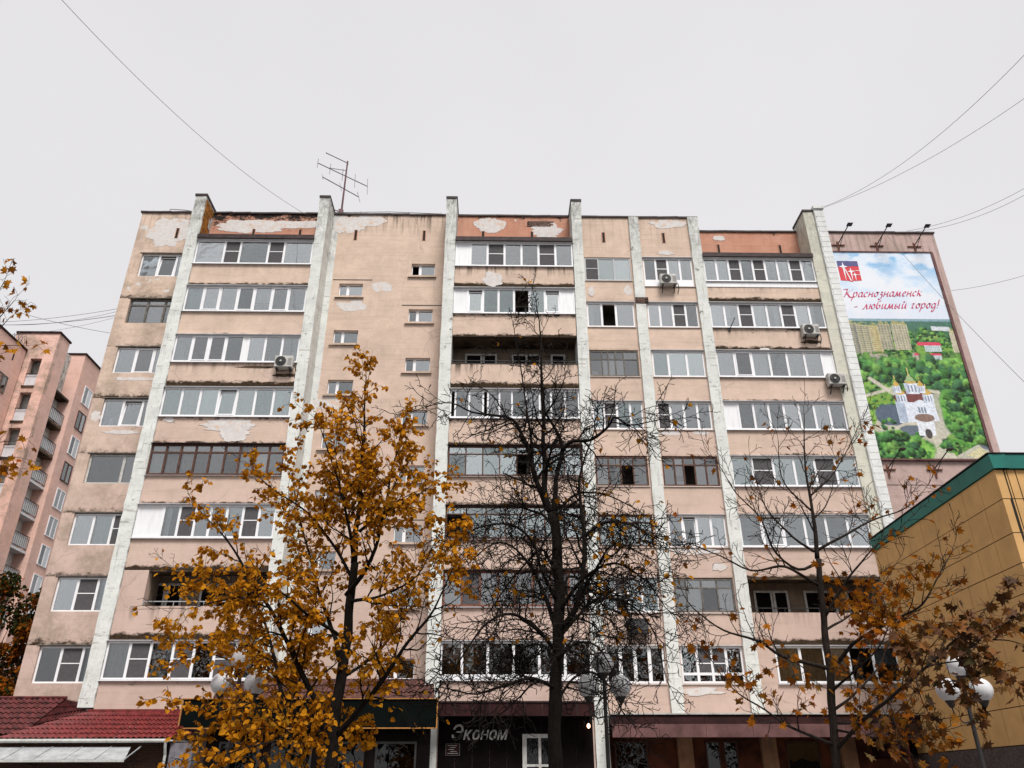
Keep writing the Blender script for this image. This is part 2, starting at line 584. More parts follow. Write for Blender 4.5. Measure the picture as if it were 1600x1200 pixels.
def window(par, X0, X1, z0, z1, yf, spec, fm=None, gm=None, trans=0., low=0., fw=.075, mw=.105, dep=.075, sill=True, sill_m=None, hood=None, bot=0., curt=.45, label=None, name='window', rng=None):
    """frame with its panes; yf is the outer face of the frame"""
    fm, gm = fm or m_pvc, gm or m_glass
    rg = random.Random(int(X0 * 37 + z0 * 91))
    y1 = yf + dep
    fr = MB()
    fr.box(X0, X1, yf, y1, z0, z0 + fw + bot).box(X0, X1, yf, y1, z1 - fw, z1)
    za, zb = z0 + fw + bot, z1 - fw
    fr.box(X0, X0 + fw, yf, y1, za, zb).box(X1 - fw, X1, yf, y1, za, zb)
    xa, xb = X0 + fw, X1 - fw
    tot = sum(wt for _, wt in spec)
    usable = (xb - xa) - mw * (len(spec) - 1)
    x = xa
    cells = []
    for i, (ty, wt) in enumerate(spec):
        xe = x + usable * wt / tot
        cells.append((ty, x, xe))
        if i < len(spec) - 1: fr.box(xe, xe + mw, yf, y1, za, zb)
        x = xe + mw
    zt = zb - trans * (zb - za)
    zl = za + low * (zb - za)
    subs = []
    for ty, a, b in cells:
        if trans and ty != 'p': fr.box(a, b, yf + .004, y1 - .004, zt - mw * .4, zt + mw * .4)
        if low: fr.box(a, b, yf + .004, y1 - .004, zl - mw * .5, zl + mw * .5)
        if ty == 'n':
            zm = (za + zt if not trans else za + zt) / 2 + .05
            fr.box(a, b, yf + .002, y1 - .002, zm - .02, zm + .02)
    W = fr.build(name, fm, par, label=label)
    yg = yf + dep * .45
    for ty, a, b in cells:
        lo, hi = za, zb
        if trans and ty != 'p':
            MB().box(a, b, yg, yg + .008, zt + mw * .4, zb).build('pane', gm, W)
            hi = zt - mw * .4
        if low:
            MB().box(a, b, yg, yg + .008, za, zl - mw * .5).build('pane', gm, W)
            lo = zl + mw * .5
        if ty in 'fc':
            MB().box(a, b, yg, yg + .008, lo, hi).build('pane', gm, W)
        elif ty == 'n':
            MB().box(a, b, yg, yg + .008, lo, hi).build('pane', m_dglass, W)
            MB().box(a + .01, b - .01, yg - .018, yg - .012, lo + .01, hi - .01).build('insect_screen', m_screen, W)
        elif ty in 'ots':
            s_ = .05
            tl = .13 if ty == 't' else 0.
            sb = MB()
            y_ = yf - .018

            def bar(p0, p1, q0, q1):
                f0 = lambda z: (z - lo) / (hi - lo) * tl
                sb.hexa([(p0, y_ + f0(q0), q0), (p1, y_ + f0(q0), q0), (p1, y_ + .06 + f0(q0), q0), (p0, y_ + .06 + f0(q0), q0),
                         (p0, y_ + f0(q1), q1), (p1, y_ + f0(q1), q1), (p1, y_ + .06 + f0(q1), q1), (p0, y_ + .06 + f0(q1), q1)])
            h2 = hi - (.05 if tl else 0)
            bar(a, b, lo, lo + s_)
            bar(a, b, h2 - s_, h2)
            bar(a, a + s_, lo + s_, h2 - s_)
            bar(b - s_, b, lo + s_, h2 - s_)
            sb.build('sash', fm, W)
            f0 = lambda z: (z - lo) / (hi - lo) * tl
            g0, g1 = lo + s_, h2 - s_
            yq = y_ + .03
            MB().hexa([(a + s_, yq + f0(g0), g0), (b - s_, yq + f0(g0), g0), (b - s_, yq + .008 + f0(g0), g0), (a + s_, yq + .008 + f0(g0), g0),
                       (a + s_, yq + f0(g1), g1), (b - s_, yq + f0(g1), g1), (b - s_, yq + .008 + f0(g1), g1), (a + s_, yq + .008 + f0(g1), g1)]).build('pane', m_dglass if ty == 's' else gm, W)
        elif ty == 'p':
            MB().box(a, b, yg - .015, yg + .03, za, zb).build('infill_panel', m_panel, W)
        if ty == 'c' or (ty in 'fot' and rg.random() < curt):
            ca, cb = (a + .03, b - .03) if ty == 'c' or rg.random() < .5 else ((a + .03, a + (b - a) * .45) if rg.random() < .5 else (a + (b - a) * .55, b - .03))
            curtain_mesh(ca, cb, lo + (.04 if rg.random() < .7 else rg.uniform(.3, .8)), zb - .02, yf + .15).build('curtain', rg.choice(CUR), W)
    if X1 - X0 > 2 and rg.random() < .8:
        # things kept on the sill behind the glass
        for q_ in range(rg.randint(1, 4)):
            ty, a, b = rg.choice(cells)
            if ty in 'px': continue
            cx, hw, hh = rg.uniform(a + .1, max(a + .11, b - .1)), rg.uniform(.06, .22), rg.uniform(.15, .5)
            MB().box(cx - hw, cx + hw, yf + .20, yf + .20 + rg.uniform(.08, .2), za + .02, za + hh).build('sill_clutter', rg.choice([m_curt, m_panel, m_rust, m_ac, m_logg, m_curt2]), W)
    if sill:
        MB().hexa([(X0 - .04, yf - .09, z0 - .055), (X1 + .04, yf - .09, z0 - .055), (X1 + .04, yf + .05, z0 - .03), (X0 - .04, yf + .05, z0 - .03),
                   (X0 - .04, yf - .09, z0 - .045), (X1 + .04, yf - .09, z0 - .045), (X1 + .04, yf + .05, z0 - .003), (X0 - .04, yf + .05, z0 - .003)]).build('sill', sill_m or m_sheet, W)
    if hood:
        MB().hexa([(X0 - .03, yf - .13, z1 + .012), (X1 + .03, yf - .13, z1 + .012), (X1 + .03, yf + .04, z1 + .004), (X0 - .03, yf + .04, z1 + .004),
                   (X0 - .03, yf - .13, z1 + .03), (X1 + .03, yf - .13, z1 + .03), (X1 + .03, yf + .04, z1 + .06), (X0 - .03, yf + .04, z1 + .06)]).build('drip_flashing', hood, W)
    return W


def P(s):
    """'f1 n.8' -> [('f', 1), ('n', .8)]"""
    return [(q[0], float(q[1:] or 1)) for q in s.split()]


# ---- the body behind the facade
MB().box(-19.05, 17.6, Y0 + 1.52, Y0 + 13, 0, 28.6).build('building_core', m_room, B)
sl_ = MB()
for zb in ZB:
    zf = zb - .95
    sl_.box(-19.0, -15.4, Y0 + .32, Y0 + 1.51, zf - .2, zf).box(-8.9, -2.75, Y0 + .32, Y0 + 1.51, zf - .2, zf).box(4.28, 10.7, Y0 + .32, Y0 + 1.51, zf - .2, zf)
sl_.box(-19.0, 10.4, Y0 + .36, Y0 + 1.51, 28.2, 28.5)
for x in (-19.04, -8.92, -2.78, 4.30, 7.2, 10.45): sl_.box(x, x + .03, Y0 + .32, Y0 + 1.51, 4.0, 28.2)
sl_.build('floor_slab', m_room, B)
MB().box(-19.08, 10.5, Y0 + .36, Y0 + 12.9, 28.75, 28.8).box(10.5, 16.5, YR + .36, Y0 + 12.9, 28.75, 28.8).build('roof', m_flash, B)
# side wall of the left end, and the blank end bay on the right
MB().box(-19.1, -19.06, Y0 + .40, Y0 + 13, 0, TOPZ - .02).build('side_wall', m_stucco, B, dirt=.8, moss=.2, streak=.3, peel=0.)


def wear(**k):
    d = dict(dirt=.30, moss=.0, streak=.0, peel=.0, edge=0., soot=0.)
    d.update(k)
    return d


# ---- narrow bay on the far left: one wall panel per storey, with a window in each
LX0, LX1 = -18.55, -15.98
left_spec = [('f1 t1 f.8', {}), ('f1 c1 c.9', dict(fm=m_grey, trans=.2, gm=m_dglass, label='old grey wooden window frame with a cracked pane')), ('f1 s1 f.8', {}), ('f1 t1 f.8', {}),
             ('f1.5 f.9', dict(fm=m_oldw, gm=m_dglass, mw=.12, fw=.09, curt=0, label='old peeling white wooden window frame')), ('c1 c1 n1', {}), ('f1 n1 f1', {}), ('f1 n1 f.9', dict(gm=m_lowg))]
for k, zb in enumerate(ZB):
    z0 = zb - 1.35
    z1 = zb + WH if k else TOPZ
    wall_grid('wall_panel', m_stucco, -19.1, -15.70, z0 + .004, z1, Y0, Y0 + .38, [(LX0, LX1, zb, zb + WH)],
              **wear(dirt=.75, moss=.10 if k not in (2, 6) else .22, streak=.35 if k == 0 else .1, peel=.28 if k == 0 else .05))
    sp, kw = left_spec[k]
    window(B, LX0, LX1, zb, zb + WH - .02, Y0 + .10, P(sp), curt=kw.pop('curt', .3), **kw)
    MB().box(LX0 - .1, -15.9, Y0 - .03, Y0 + .02, zb + WH - .004, zb + WH + .035).build('head_shade_strip', m_grey, B)  # dark strip standing in for the shading along the window head
wall_grid('wall_panel', m_stucco, -19.1, -15.70, 0, ZB[-1] - 1.35, Y0, Y0 + .38, [], **wear(dirt=.5))

# ---- stair bay: panels with two columns of small windows at half-landing heights
for k in range(9):
    z1 = 24.9 + WH - 2.8 * (k - 1) if k else TOPZ
    z0 = 24.9 + WH - 2.8 * k if k < 8 else 4.4
    ops = []
    for j in range(8):
        for (xa, xb, zz) in ((-8.16, -6.95, 23.78 - 2.78 * j), (-4.53, -3.32, 25.06 - 2.80 * j)):
            if zz < 5.3: continue
            lo, hi = max(z0, zz), min(z1, zz + .78)
            if hi > lo + .001: ops.append((xa, xb, lo, hi))
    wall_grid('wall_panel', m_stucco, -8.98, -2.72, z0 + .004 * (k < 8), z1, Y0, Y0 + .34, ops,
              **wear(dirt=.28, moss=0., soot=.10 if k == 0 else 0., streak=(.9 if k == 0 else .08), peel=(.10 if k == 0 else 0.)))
for j in range(8):
    for c, (xa, xb, zz) in enumerate(((-8.16, -6.95, 23.78 - 2.78 * j), (-4.53, -3.32, 25.06 - 2.80 * j))):
        if zz < 5.3: continue
        top = c == 1 and j == 0
        W = window(B, xa, xb, zz, zz + .78, Y0 + .13, P('x.5 f1' if top else 'f.5 f1'), mw=.14, fw=.045, sill=False, curt=0, name='stair_window')
        MB().box(xa - .16, xb + .10, Y0 - .10, Y0 + .12, zz - .11, zz - .01).build('sill', m_stucco, W, dirt=.8, edge=1.)
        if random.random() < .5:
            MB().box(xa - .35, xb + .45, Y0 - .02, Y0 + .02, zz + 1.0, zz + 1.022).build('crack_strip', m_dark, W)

# ---- the two narrow bays right of centre
R1, R2 = (4.47, 6.88), (7.55, 10.12)
r1_spec = [('n.8 f1 f1', dict(fm=m_alu, gm=m_teal, mw=.05)), ('f1 x1 f1.3', {}), ('f1 f.5 f.6 f.7 f1.2', dict(fm=m_grey, trans=.32, gm=m_dglass, mw=.05, label='weathered wooden window frame with a top light')), ('f.8 n1 f1 f.9', dict(gm=m_teal)),
           ('f1 f1 x1 f1.1', dict(fm=m_brown, trans=.28, gm=m_dglass, mw=.06, label='dark brown wooden window frame')), ('f1 f1 f1 f1', dict(fm=m_brown, gm=m_teal, trans=.2, mw=.06, label='dark brown wooden window frame with teal panes')),
           ('f.8 n.9 f1 f1.1', dict(gm=m_teal)), ('f1 f1 f1 f1', dict(gm=m_lowg, mw=.14))]
r2_spec = [('f1 n1 f1 f1', dict(bot=.34)), ('f1 f1.1 n1.1 f1', {}), ('f1 f1.2 f1.1', dict(gm=m_teal)), ('n1 f1.05 f1.05 f1', {}),
           ('f1 f.8 x1 f1 f1', dict(fm=m_brown, trans=.26, gm=m_dglass, mw=.07, label='dark brown wooden window frame with an open sash')), ('f1 t1 f1 f1', {}),
           ('f.7 c1 f1 c1', dict(fm=m_grey, trans=.26, gm=m_dglass, mw=.06, label='weathered wooden window frame with curtains')), ('f1 n.9 n.9 f1', dict(low=.22))]
for (X, px0, px1, specs) in ((R1, 4.24, 7.0, r1_spec), (R2, 7.44, 10.22, r2_spec)):
    for k, zb in enumerate(ZB):
        z0 = zb - 1.35
        z1 = zb + WH if k else TOPZ
        b_ = .33 if (X is R2 and k == 0) else 0
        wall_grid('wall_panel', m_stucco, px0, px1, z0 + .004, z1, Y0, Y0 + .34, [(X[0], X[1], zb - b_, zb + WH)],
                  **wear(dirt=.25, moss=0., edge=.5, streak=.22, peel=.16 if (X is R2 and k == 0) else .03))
        sp, kw = specs[k]
        kw.setdefault('hood', m_sheet if kw.get('fm') is None else None)
        window(B, X[0], X[1], zb - b_, zb + WH - .02, Y0 + .035, P(sp), curt=.25, **kw)
    wall_grid('wall_panel', m_stucco, px0, px1, 0, ZB[-1] - 1.35, Y0, Y0 + .34, [], **wear())

# ---- balcony bays
LB, MBY, RB = (-15.30, -9.40), (-2.22, 3.76), (10.70, 16.55)
lb_spec = [('f1.9 n1 f1.9 n1 f1.9', dict(curt=0)), ('f1 o1 f1 o1 f1 o1 f1', dict(curt=.3)), ('f1 s1 s1 f1 p.2 f1 f1 f1', {}), ('f1 f1 f1 t1 f1 f1 f1', dict(gm=m_teal)),
           ('c1 f1 f1 f1 f1 f1 f1 f1 f1', dict(fm=m_brown, trans=.24, gm=m_dglass, mw=.09, label='dark brown wooden balcony glazing with a row of top lights')),
           ('p1.7 f1 n1 f.9 f1 f1 n1 f1', {}), None, ('c1.1 n1 f1.1 n1 f1 n1 f1', dict(gm=m_lowg, curt=.15))]
mb_spec = [('p.85 f1 n1 f1 f1 n1 f1', dict(curt=0)), ('p.85 t1 f1 f1 x1 f1 t1 p.9', dict(gm=m_teal, curt=0)), None, ('x.25 f1 f1 x.25 f.8 f.9 f1 f1 f.8 f1 f1', dict(mw=.08, gm=m_dglass)),
           ('f1 f1 f1 f1 x.8 f1 f1 f1', dict(fm=m_brown, trans=.25, gm=m_teal, mw=.055, label='dark brown balcony glazing with one sash open')),
           ('x1 f1 f1 f1 f1 f1 f1', dict(fm=m_brown, trans=.22, gm=m_teal, mw=.06, label='brown balcony glazing with greenish panes')),
           ('f1 n1 f1 f.9 f1 f1 n1 f1', dict(fm=m_rust, gm=m_dglass, mw=.075, label='red brown wooden balcony glazing')), ('f.8 f1 f1 f1 f1 f1', dict(gm=m_lowg, bot=.12))]
rb_spec = [('f1 f1 n1 f1 n1 f1 f1 n1 f1', dict(bot=.30)), ('f1 f1 n1 f1 f1 n1 f1 f1', {}), ('f1 s1 f1 f1 f1 f1 p.6', {}), ('p.95 f1 f1 f1 f1 f1 f1 f1', {}),
           ('f1 n1 f1 f1 n1 f1', dict(gm=m_teal)), ('f1 t1 f1 f1 f1 f1', {}), None, ('f1 f1 f1 f1 f1', dict(gm=m_lowg))]
moss = {'lb': [.05, .55, .15, .95, .25, .3, .45, .75, .5], 'mb': [0, .95, .45, 1., .35, .25, .2, .15, .1], 'rb': [0, .9, .65, .2, .2, .2, .2, .75, .5]}
streak = {'lb': [0, .15, .1, .55, 0, .1, .1, .6, 0], 'mb': [0, .9, .2, 1., .1, .1, .2, .2, 0], 'rb': [0, .7, .35, .2, .1, .1, .1, .3, .1]}

for key, (X0, X1), yf, yb, specs in (('lb', LB, YF, Y0, lb_spec), ('mb', MBY, YF, Y0, mb_spec), ('rb', RB, Y0, YR, rb_spec)):
    # back wall of the loggias
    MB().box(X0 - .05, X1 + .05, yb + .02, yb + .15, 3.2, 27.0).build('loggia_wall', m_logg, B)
    # attic wall above the top balcony
    for (a, b) in ((X0 - .12, X1 + .12),):
        MB().box(a, b, yb, yb + .35, 26.45, TOPZ).build('attic_wall', m_salmon if key != 'x' else m_stucco, B, **wear(dirt=.1, moss=.0, soot=[.85, .22, .12][('lb', 'mb', 'rb').index(key)], streak=[.95, .25, .15][('lb', 'mb', 'rb').index(key)], peel=[.30, .22, .02][('lb', 'mb', 'rb').index(key)]))
    # cover slab over the top balcony
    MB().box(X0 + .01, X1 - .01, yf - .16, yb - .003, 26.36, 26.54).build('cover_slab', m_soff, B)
    MB().box(X0 + .005, X1 - .005, yf - .20, yf - .155, 26.36, 26.60).build('slab_flashing', m_flash, B)
    MB().box(X0 + .02, X1 - .02, yf - .12, yf + .02, 26.33, 26.355).build('slab_drip', m_sheet, B)
    for k, zb in enumerate(ZB + [ZB[-1] - 2.8]):
        if k == 8: continue
        z0 = zb - 1.35
        # parapet below the glazing, and the floor slab behind it
        mo_, st_ = moss[key][k + 1], streak[key][k + 1]
        bb = dict(x=.3).get('', 0)
        ztop = zb - .004
        so_ = {('mb', 0): 0, ('lb', 3): .42, ('mb', 1): .50, ('rb', 1): .30, ('mb', 3): .62, ('rb', 2): .12, ('lb', 7): .15}.get((key, k), 0.)
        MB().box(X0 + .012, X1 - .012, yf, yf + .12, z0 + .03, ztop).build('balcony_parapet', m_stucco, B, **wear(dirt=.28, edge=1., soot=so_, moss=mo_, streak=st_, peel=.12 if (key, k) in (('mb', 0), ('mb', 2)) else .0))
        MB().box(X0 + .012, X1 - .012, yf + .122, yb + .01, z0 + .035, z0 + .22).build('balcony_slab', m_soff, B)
        # inner window and door
        iw = MB()
        ig = []
        for (fa, fb, zz0) in ((.10, .24, 0.), (.245, .36, -.75), (.48, .72, 0.), (.80, .92, -.75)):
            xa, xb = X0 + (X1 - X0) * fa, X0 + (X1 - X0) * fb
            za_, zb_ = zb + zz0 - .1, zb + 1.15
            iw.box(xa, xb, yb - .06, yb, za_, za_ + .09).box(xa, xb, yb - .06, yb, zb_ - .09, zb_).box(xa, xa + .09, yb - .06, yb, za_ + .09, zb_ - .09).box(xb - .09, xb, yb - .06, yb, za_ + .09, zb_ - .09)
            if fb - fa > .2: iw.box((xa + xb) / 2 - .05, (xa + xb) / 2 + .05, yb - .06, yb, za_ + .09, zb_ - .09)
            ig.append((xa + .09, xb - .09, za_ + .09, zb_ - .09))
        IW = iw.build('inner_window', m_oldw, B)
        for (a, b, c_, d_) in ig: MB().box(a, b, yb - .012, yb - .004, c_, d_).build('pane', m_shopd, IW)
        sp = specs[k]
        if sp is None:
            # open loggia: side cheeks, soffit beam and a hand rail
            x0, x1 = X0 + .012, X1 - .012
            if key == 'lb':
                MB().box(X0 + .012, X0 + 1.02, yf + .004, yf + .35, zb - .002, zb + WH - .0).build('loggia_cheek', m_stucco, B, **wear())
                MB().box(X0 + 1.0, X0 + 1.06, yf + .36, yb, zb - .5, zb + WH).build('loggia_side', m_logg, B)
                x0 = X0 + 1.02
            if key != 'mb':
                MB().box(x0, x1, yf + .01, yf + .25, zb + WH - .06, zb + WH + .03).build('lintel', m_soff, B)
            rl = MB().box(x0, x1, yf + .03, yf + .07, zb + .17, zb + .205)
            for i in range(5): rl.box(x0 + (x1 - x0) * i / 4.001, x0 + (x1 - x0) * i / 4.001 + .025, yf + .035, yf + .06, zb, zb + .17)
            rl.build('hand_rail', m_steel if key == 'lb' else m_dark, B)
            if key == 'mb':
                MB().box(X0, X1, yf - .02, yf + .13, zb - .002, zb + .035).build('parapet_cap', m_dark, B)
            continue
        spx, kw = sp
        kw = dict(kw)
        xa, xb = X0 + .012, X1 - .012
        if (key, k) == ('rb', 7):
            MB().box(X0 + .012, X0 + .75, yf + .003, yf + .2, zb - .002, zb + WH).build('loggia_cheek', m_stucco, B, **wear())
            xa = X0 + .76
        bo = kw.get('bot', 0)
        kw.setdefault('hood', m_sheet if kw.get('fm') is None else m_flash)
        if k == 0: kw['hood'] = None
        yw = yf - .012
        if bo and key == 'rb': zlo = zb - .34
        else: zlo = zb
        window(B, xa, xb, zlo if not (bo and key == 'rb') else zb, zb + WH - .02, yw, P(spx), curt=kw.pop('curt', .45), **{**kw, 'bot': 0 if key == 'rb' else bo})
        if bo and key == 'rb':
            MB().box(xa, xb, yf - .03, yf - .004, zb - .36, zb - .06).build('apron_panel', m_panel, B)
# ---- lower wall strips of the balcony bays
for (X0, X1), y in ((LB, YF), (MBY, YF), (RB, Y0)):
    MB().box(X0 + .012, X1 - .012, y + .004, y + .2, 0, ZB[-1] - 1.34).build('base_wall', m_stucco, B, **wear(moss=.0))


# ---- pilasters: whitewashed fins, slightly uneven
def pilaster(x0, x1, yf, yb, z0, z1, mat, name='pilaster', amp=.012, cap=True):
    mb = MB()
    n = int((z1 - z0) / .35)
    for i in range(n + 1):
        z = z0 + (z1 - z0) * i / n
        j = lambda: random.uniform(-amp, amp)
        mb.v += [(x0 + j(), yf + j() * .6, z), (x1 + j(), yf + j() * .6, z), (x1 + j(), yb, z), (x0 + j(), yb, z)]
    for i in range(n):
        q = i * 4
        for k in range(4): mb.f.append((q + k, q + (k + 1) % 4, q + 4 + (k + 1) % 4, q + 4 + k))
    mb.f.append((3, 2, 1, 0))
    q = n * 4
    mb.f.append((q, q + 1, q + 2, q + 3))
    o = mb.build(name, mat, B)
    if cap: MB().box(x0 - .03, x1 + .03, yf - .04, yb, z1 + .003, z1 + .13).build('cap', m_flash, o)
    return o


pil1 = pilaster(-15.88, -15.30, YF - .08, Y0 + .3, 4.3, 29.15, m_white, amp=.02)
pil2 = pilaster(-9.40, -8.88, YF - .08, Y0 + .3, 0, 29.12, m_white)
pil3 = pilaster(-2.76, -2.22, YF - .08, Y0 + .3, 0, 29.15, m_white)
pil4 = pilaster(3.77, 4.29, YF - .08, Y0 + .3, 0, 29.05, m_white)
pil5 = pilaster(6.97, 7.49, Y0 - .12, Y0 + .2, 3.9, TOPZ - .05, m_white, cap=False)
pil6 = pilaster(10.17, 10.71, Y0 - .12, Y0 + 1.4, 3.9, TOPZ - .05, m_white, cap=False)
pil7 = pilaster(16.54, 17.10, Y0 - .10, YR + .3, 0, 29.45, m_cream)
# painted corner blocks on the end pier, alternating long and short
pier = MB().box(17.105, 17.58, Y0 - .22, YR + .3, 0, 29.55).build('end_pier', m_quoin, B)
MB().box(17.08, 17.66, Y0 - .30, YR + .3, 29.555, 29.75).build('pier_cap', m_quoin, pier)
z = 3.9
i = 0
while z < 29.2:
    h = .335
    xa = 17.125 if i % 2 else 17.17
    MB().box(xa, 17.61, Y0 - .242, Y0 - .18, z, z + h - .022).build('quoin_block', m_quoin, pier)
    z += h
    i += 1

# ---- blank end bay on the right
MB().box(17.585, 24.25, YR, YR + .4, 0, 29.08).build('gable_wall', m_gable, B, **wear(dirt=.45, moss=0, streak=.35, peel=0.))
MB().box(17.6, 24.2, YR + .41, YR + 12, 0, 28.7).build('building_core', m_room, B)
MB().box(24.20, 24.25, YR + .402, YR + 12, 0, 29.06).build('side_wall', m_gable, B, **wear())
for i, zz in enumerate((14.2, 11.4, 8.6)):
    MB().box(17.6, 24.2, YR - .012, YR - .002, zz, zz + .02).build('panel_joint', m_joint, B)

# ---- roof edge flashings (dark sheet metal), bay by bay
for (a, b, y, zt) in ((-19.18, -15.9, Y0, TOPZ), (-15.28, -9.42, Y0, TOPZ), (-8.86, -2.78, Y0, TOPZ), (-2.2, 3.75, Y0, TOPZ), (4.31, 10.74, Y0, TOPZ), (10.74, 16.52, YR, TOPZ), (17.66, 24.30, YR, 29.08)):
    mb = MB()
    n = 6
    for i in range(n):
        xa, xb = a + (b - a) * i / n, a + (b - a) * (i + 1) / n - .004
        d0, d1 = random.uniform(-.02, .02), random.uniform(-.02, .02)
        mb.hexa([(xa, y - .07, zt - .07 + d0), (xb, y - .07, zt - .07 + d1), (xb, y + .42, zt + .002), (xa, y + .42, zt + .002),
                 (xa, y - .07, zt + .03 + d0), (xb, y - .07, zt + .03 + d1), (xb, y + .42, zt + .05), (xa, y + .42, zt + .05)])
    mb.build('roof_flashing', m_flash, B)

# ---- ventilation slots below the roof
for x, y in ((-17.0, Y0), (-13.0, Y0), (-10.55, Y0), (-7.6, Y0), (-3.98, Y0), (-.85, Y0), (1.75, Y0), (5.57, Y0), (8.78, Y0), (12.05, YR), (15.45, YR)):
    z = 27.35 if y == Y0 else 27.5
    vs = MB().box(x - .06, x + .06, y - .028, y + .01, z, z + .62).build('vent_slot', m_joint, B)
    MB().box(x - .09, x - .061, y - .034, y + .01, z - .02, z + .64).box(x + .061, x + .085, y - .034, y + .01, z - .02, z + .64).build('slot_edge', m_salmon, vs)


# whitewashed strip of the stair wall next to the second pilaster
MB().box(-8.875, -8.56, Y0 - .006, Y0 + .01, 4.5, TOPZ - .1).build('whitewashed_strip', m_white, B)

# ---- patches of bare plaster, lichen and exposed brick
def patch(x, z, rx, rz, y, mat, name='plaster_patch', seed=0, n=90, rough=.42, th=.004):
    rg = random.Random(seed)
    poly = []
    for i in range(n):
        a = 2 * math.pi * i / n
        k = 1 + rough * (noise.noise(V3((math.cos(a) * 1.7 + seed * 3.1, math.sin(a) * 1.7, seed)))) + .16 * noise.noise(V3((math.cos(a) * 6 + seed, math.sin(a) * 6, seed * 2.))) + rg.uniform(-.045, .045)
        poly.append((x + rx * k * math.cos(a), z + rz * k * math.sin(a)))
    return MB().prism(poly, y - th - .0007 * (seed % 23), y + .01).build(name, mat, B)


for i, (x, z, rx, rz, y) in enumerate(((-6.0, 24.35, .55, .28, Y0), (-7.35, 23.2, .75, .30, Y0), (-8.0, 17.75, .75, .34, Y0), (-18.75, 17.0, .22, .30, Y0),
                                        (-17.4, 27.75, 1.0, .95, Y0), (-8.0, 28.35, .8, .6, Y0), (-7.0, 28.6, .9, .35, Y0), (-.45, 28.4, .85, .45, Y0), (2.55, 28.0, .85, .55, Y0), (-13.2, 28.15, 1.9, .42, Y0), (-10.9, 28.3, 1.3, .25, Y0), (9.1, 28.55, .95, .28, Y0), (8.75, 26.68, .45, .14, Y0),
                                        (12.15, 28.55, .35, .16, YR), (-12.1, 16.05, 1.15, .30, YF), (-11.75, 15.62, .65, .34, YF), (-14.8, 16.32, .25, .12, YF), (8.6, 10.7, 1.0, .16, Y0), (9.6, 10.0, .3, .15, Y0), (8.2, 4.98, .9, .14, Y0),
                                        (-.3, 24.1, .5, .38, YF), (4.75, 24.2, .16, .3, Y0), (6.65, 24.3, .2, .3, Y0), (8.0, 16.3, .55, .1, Y0), (9.5, 16.33, .4, .1, Y0), (13.2, 20.85, .25, .1, Y0), (-17.3, 18.98, .95, .10, Y0), (-17.4, 16.2, .8, .09, Y0))):
    patch(x, z, rx, rz, y, m_plaster, seed=i + 1)
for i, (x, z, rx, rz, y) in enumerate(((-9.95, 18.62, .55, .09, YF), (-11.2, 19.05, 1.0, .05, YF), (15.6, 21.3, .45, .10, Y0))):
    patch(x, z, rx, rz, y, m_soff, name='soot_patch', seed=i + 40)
# orange lichen on the side of the first pilaster where it rises above the balcony roof
mb = MB()
for i in range(7):
    z0, z1 = 26.75 + i * .32, 27.07 + i * .32
    w0 = .42 + .22 * math.sin(i * 1.3)
    mb.box(-15.302, -15.275, YF + .02, YF + .1 + w0 + .35, z0, z1)
mb.build('lichen_patch', m_lich, B)
# exposed bricks on the pier and in the attic wall
for (x0, z0, nx, nz, y) in ((7.0, 23.45, 2, 4, Y0 - .125), (1.55, 28.35, 5, 4, Y0)):
    hp = MB().box(x0 - .03, x0 + nx * .26 + .1, y - .008, y + .02, z0 - .03, z0 + nz * .085).build('exposed_masonry', m_joint, B)
    for j in range(nz):
        for i in range(nx):
            o_ = .13 * (j % 2) - .06
            MB().box(x0 + i * .26 + o_, x0 + i * .26 + .235 + o_, y - .03, y + .01, z0 + j * .08, z0 + j * .08 + .062).build('brick', m_expb, hp)
# ------------------------------------------------------------------ ground-floor shops (things of their own, built against the house)
def tiles(x0, x1, pl, mat, name, par, pitch=.2, step=.36, clip=None):
    """profiled metal tile sheet between an eave line and a top line; pl(s,t) -> point, s along, t up the slope"""
    a, b = pl(0, 0), pl(1, 0)
    nu = max(8, int((b - a).length / pitch * 6))
    c_ = pl(0.5, 1) - pl(0.5, 0)
    nv = max(2, int(c_.length / step))
    up = (pl(1, 0) - pl(0, 0)).cross(c_).normalized()
    if up.z < 0: up = -up
    mb = MB()
    for j in range(nv):
        for e in (0, 1):
            t = (j + e * .999) / nv
            for i in range(nu + 1):
                s_ = i / nu
                h = .028 * math.cos(2 * math.pi * s_ * nu / 6) + (.045 * (1 - e))
                mb.v.append(tuple(pl(s_, t) + up * h))
    for r_ in range(2 * nv - 1):
        for i in range(nu):
            q = r_ * (nu + 1) + i
            mb.f.append((q, q + 1, q + nu + 2, q + nu + 1))
    return mb.build(name, mat, par, kind='stuff')


def lerp(a, b, t): return a + (b - a) * t


def quadpl(e0, e1, t1, t0): return lambda s_, t: lerp(lerp(V3(e0), V3(e1), s_), lerp(V3(t0), V3(t1), s_), t)


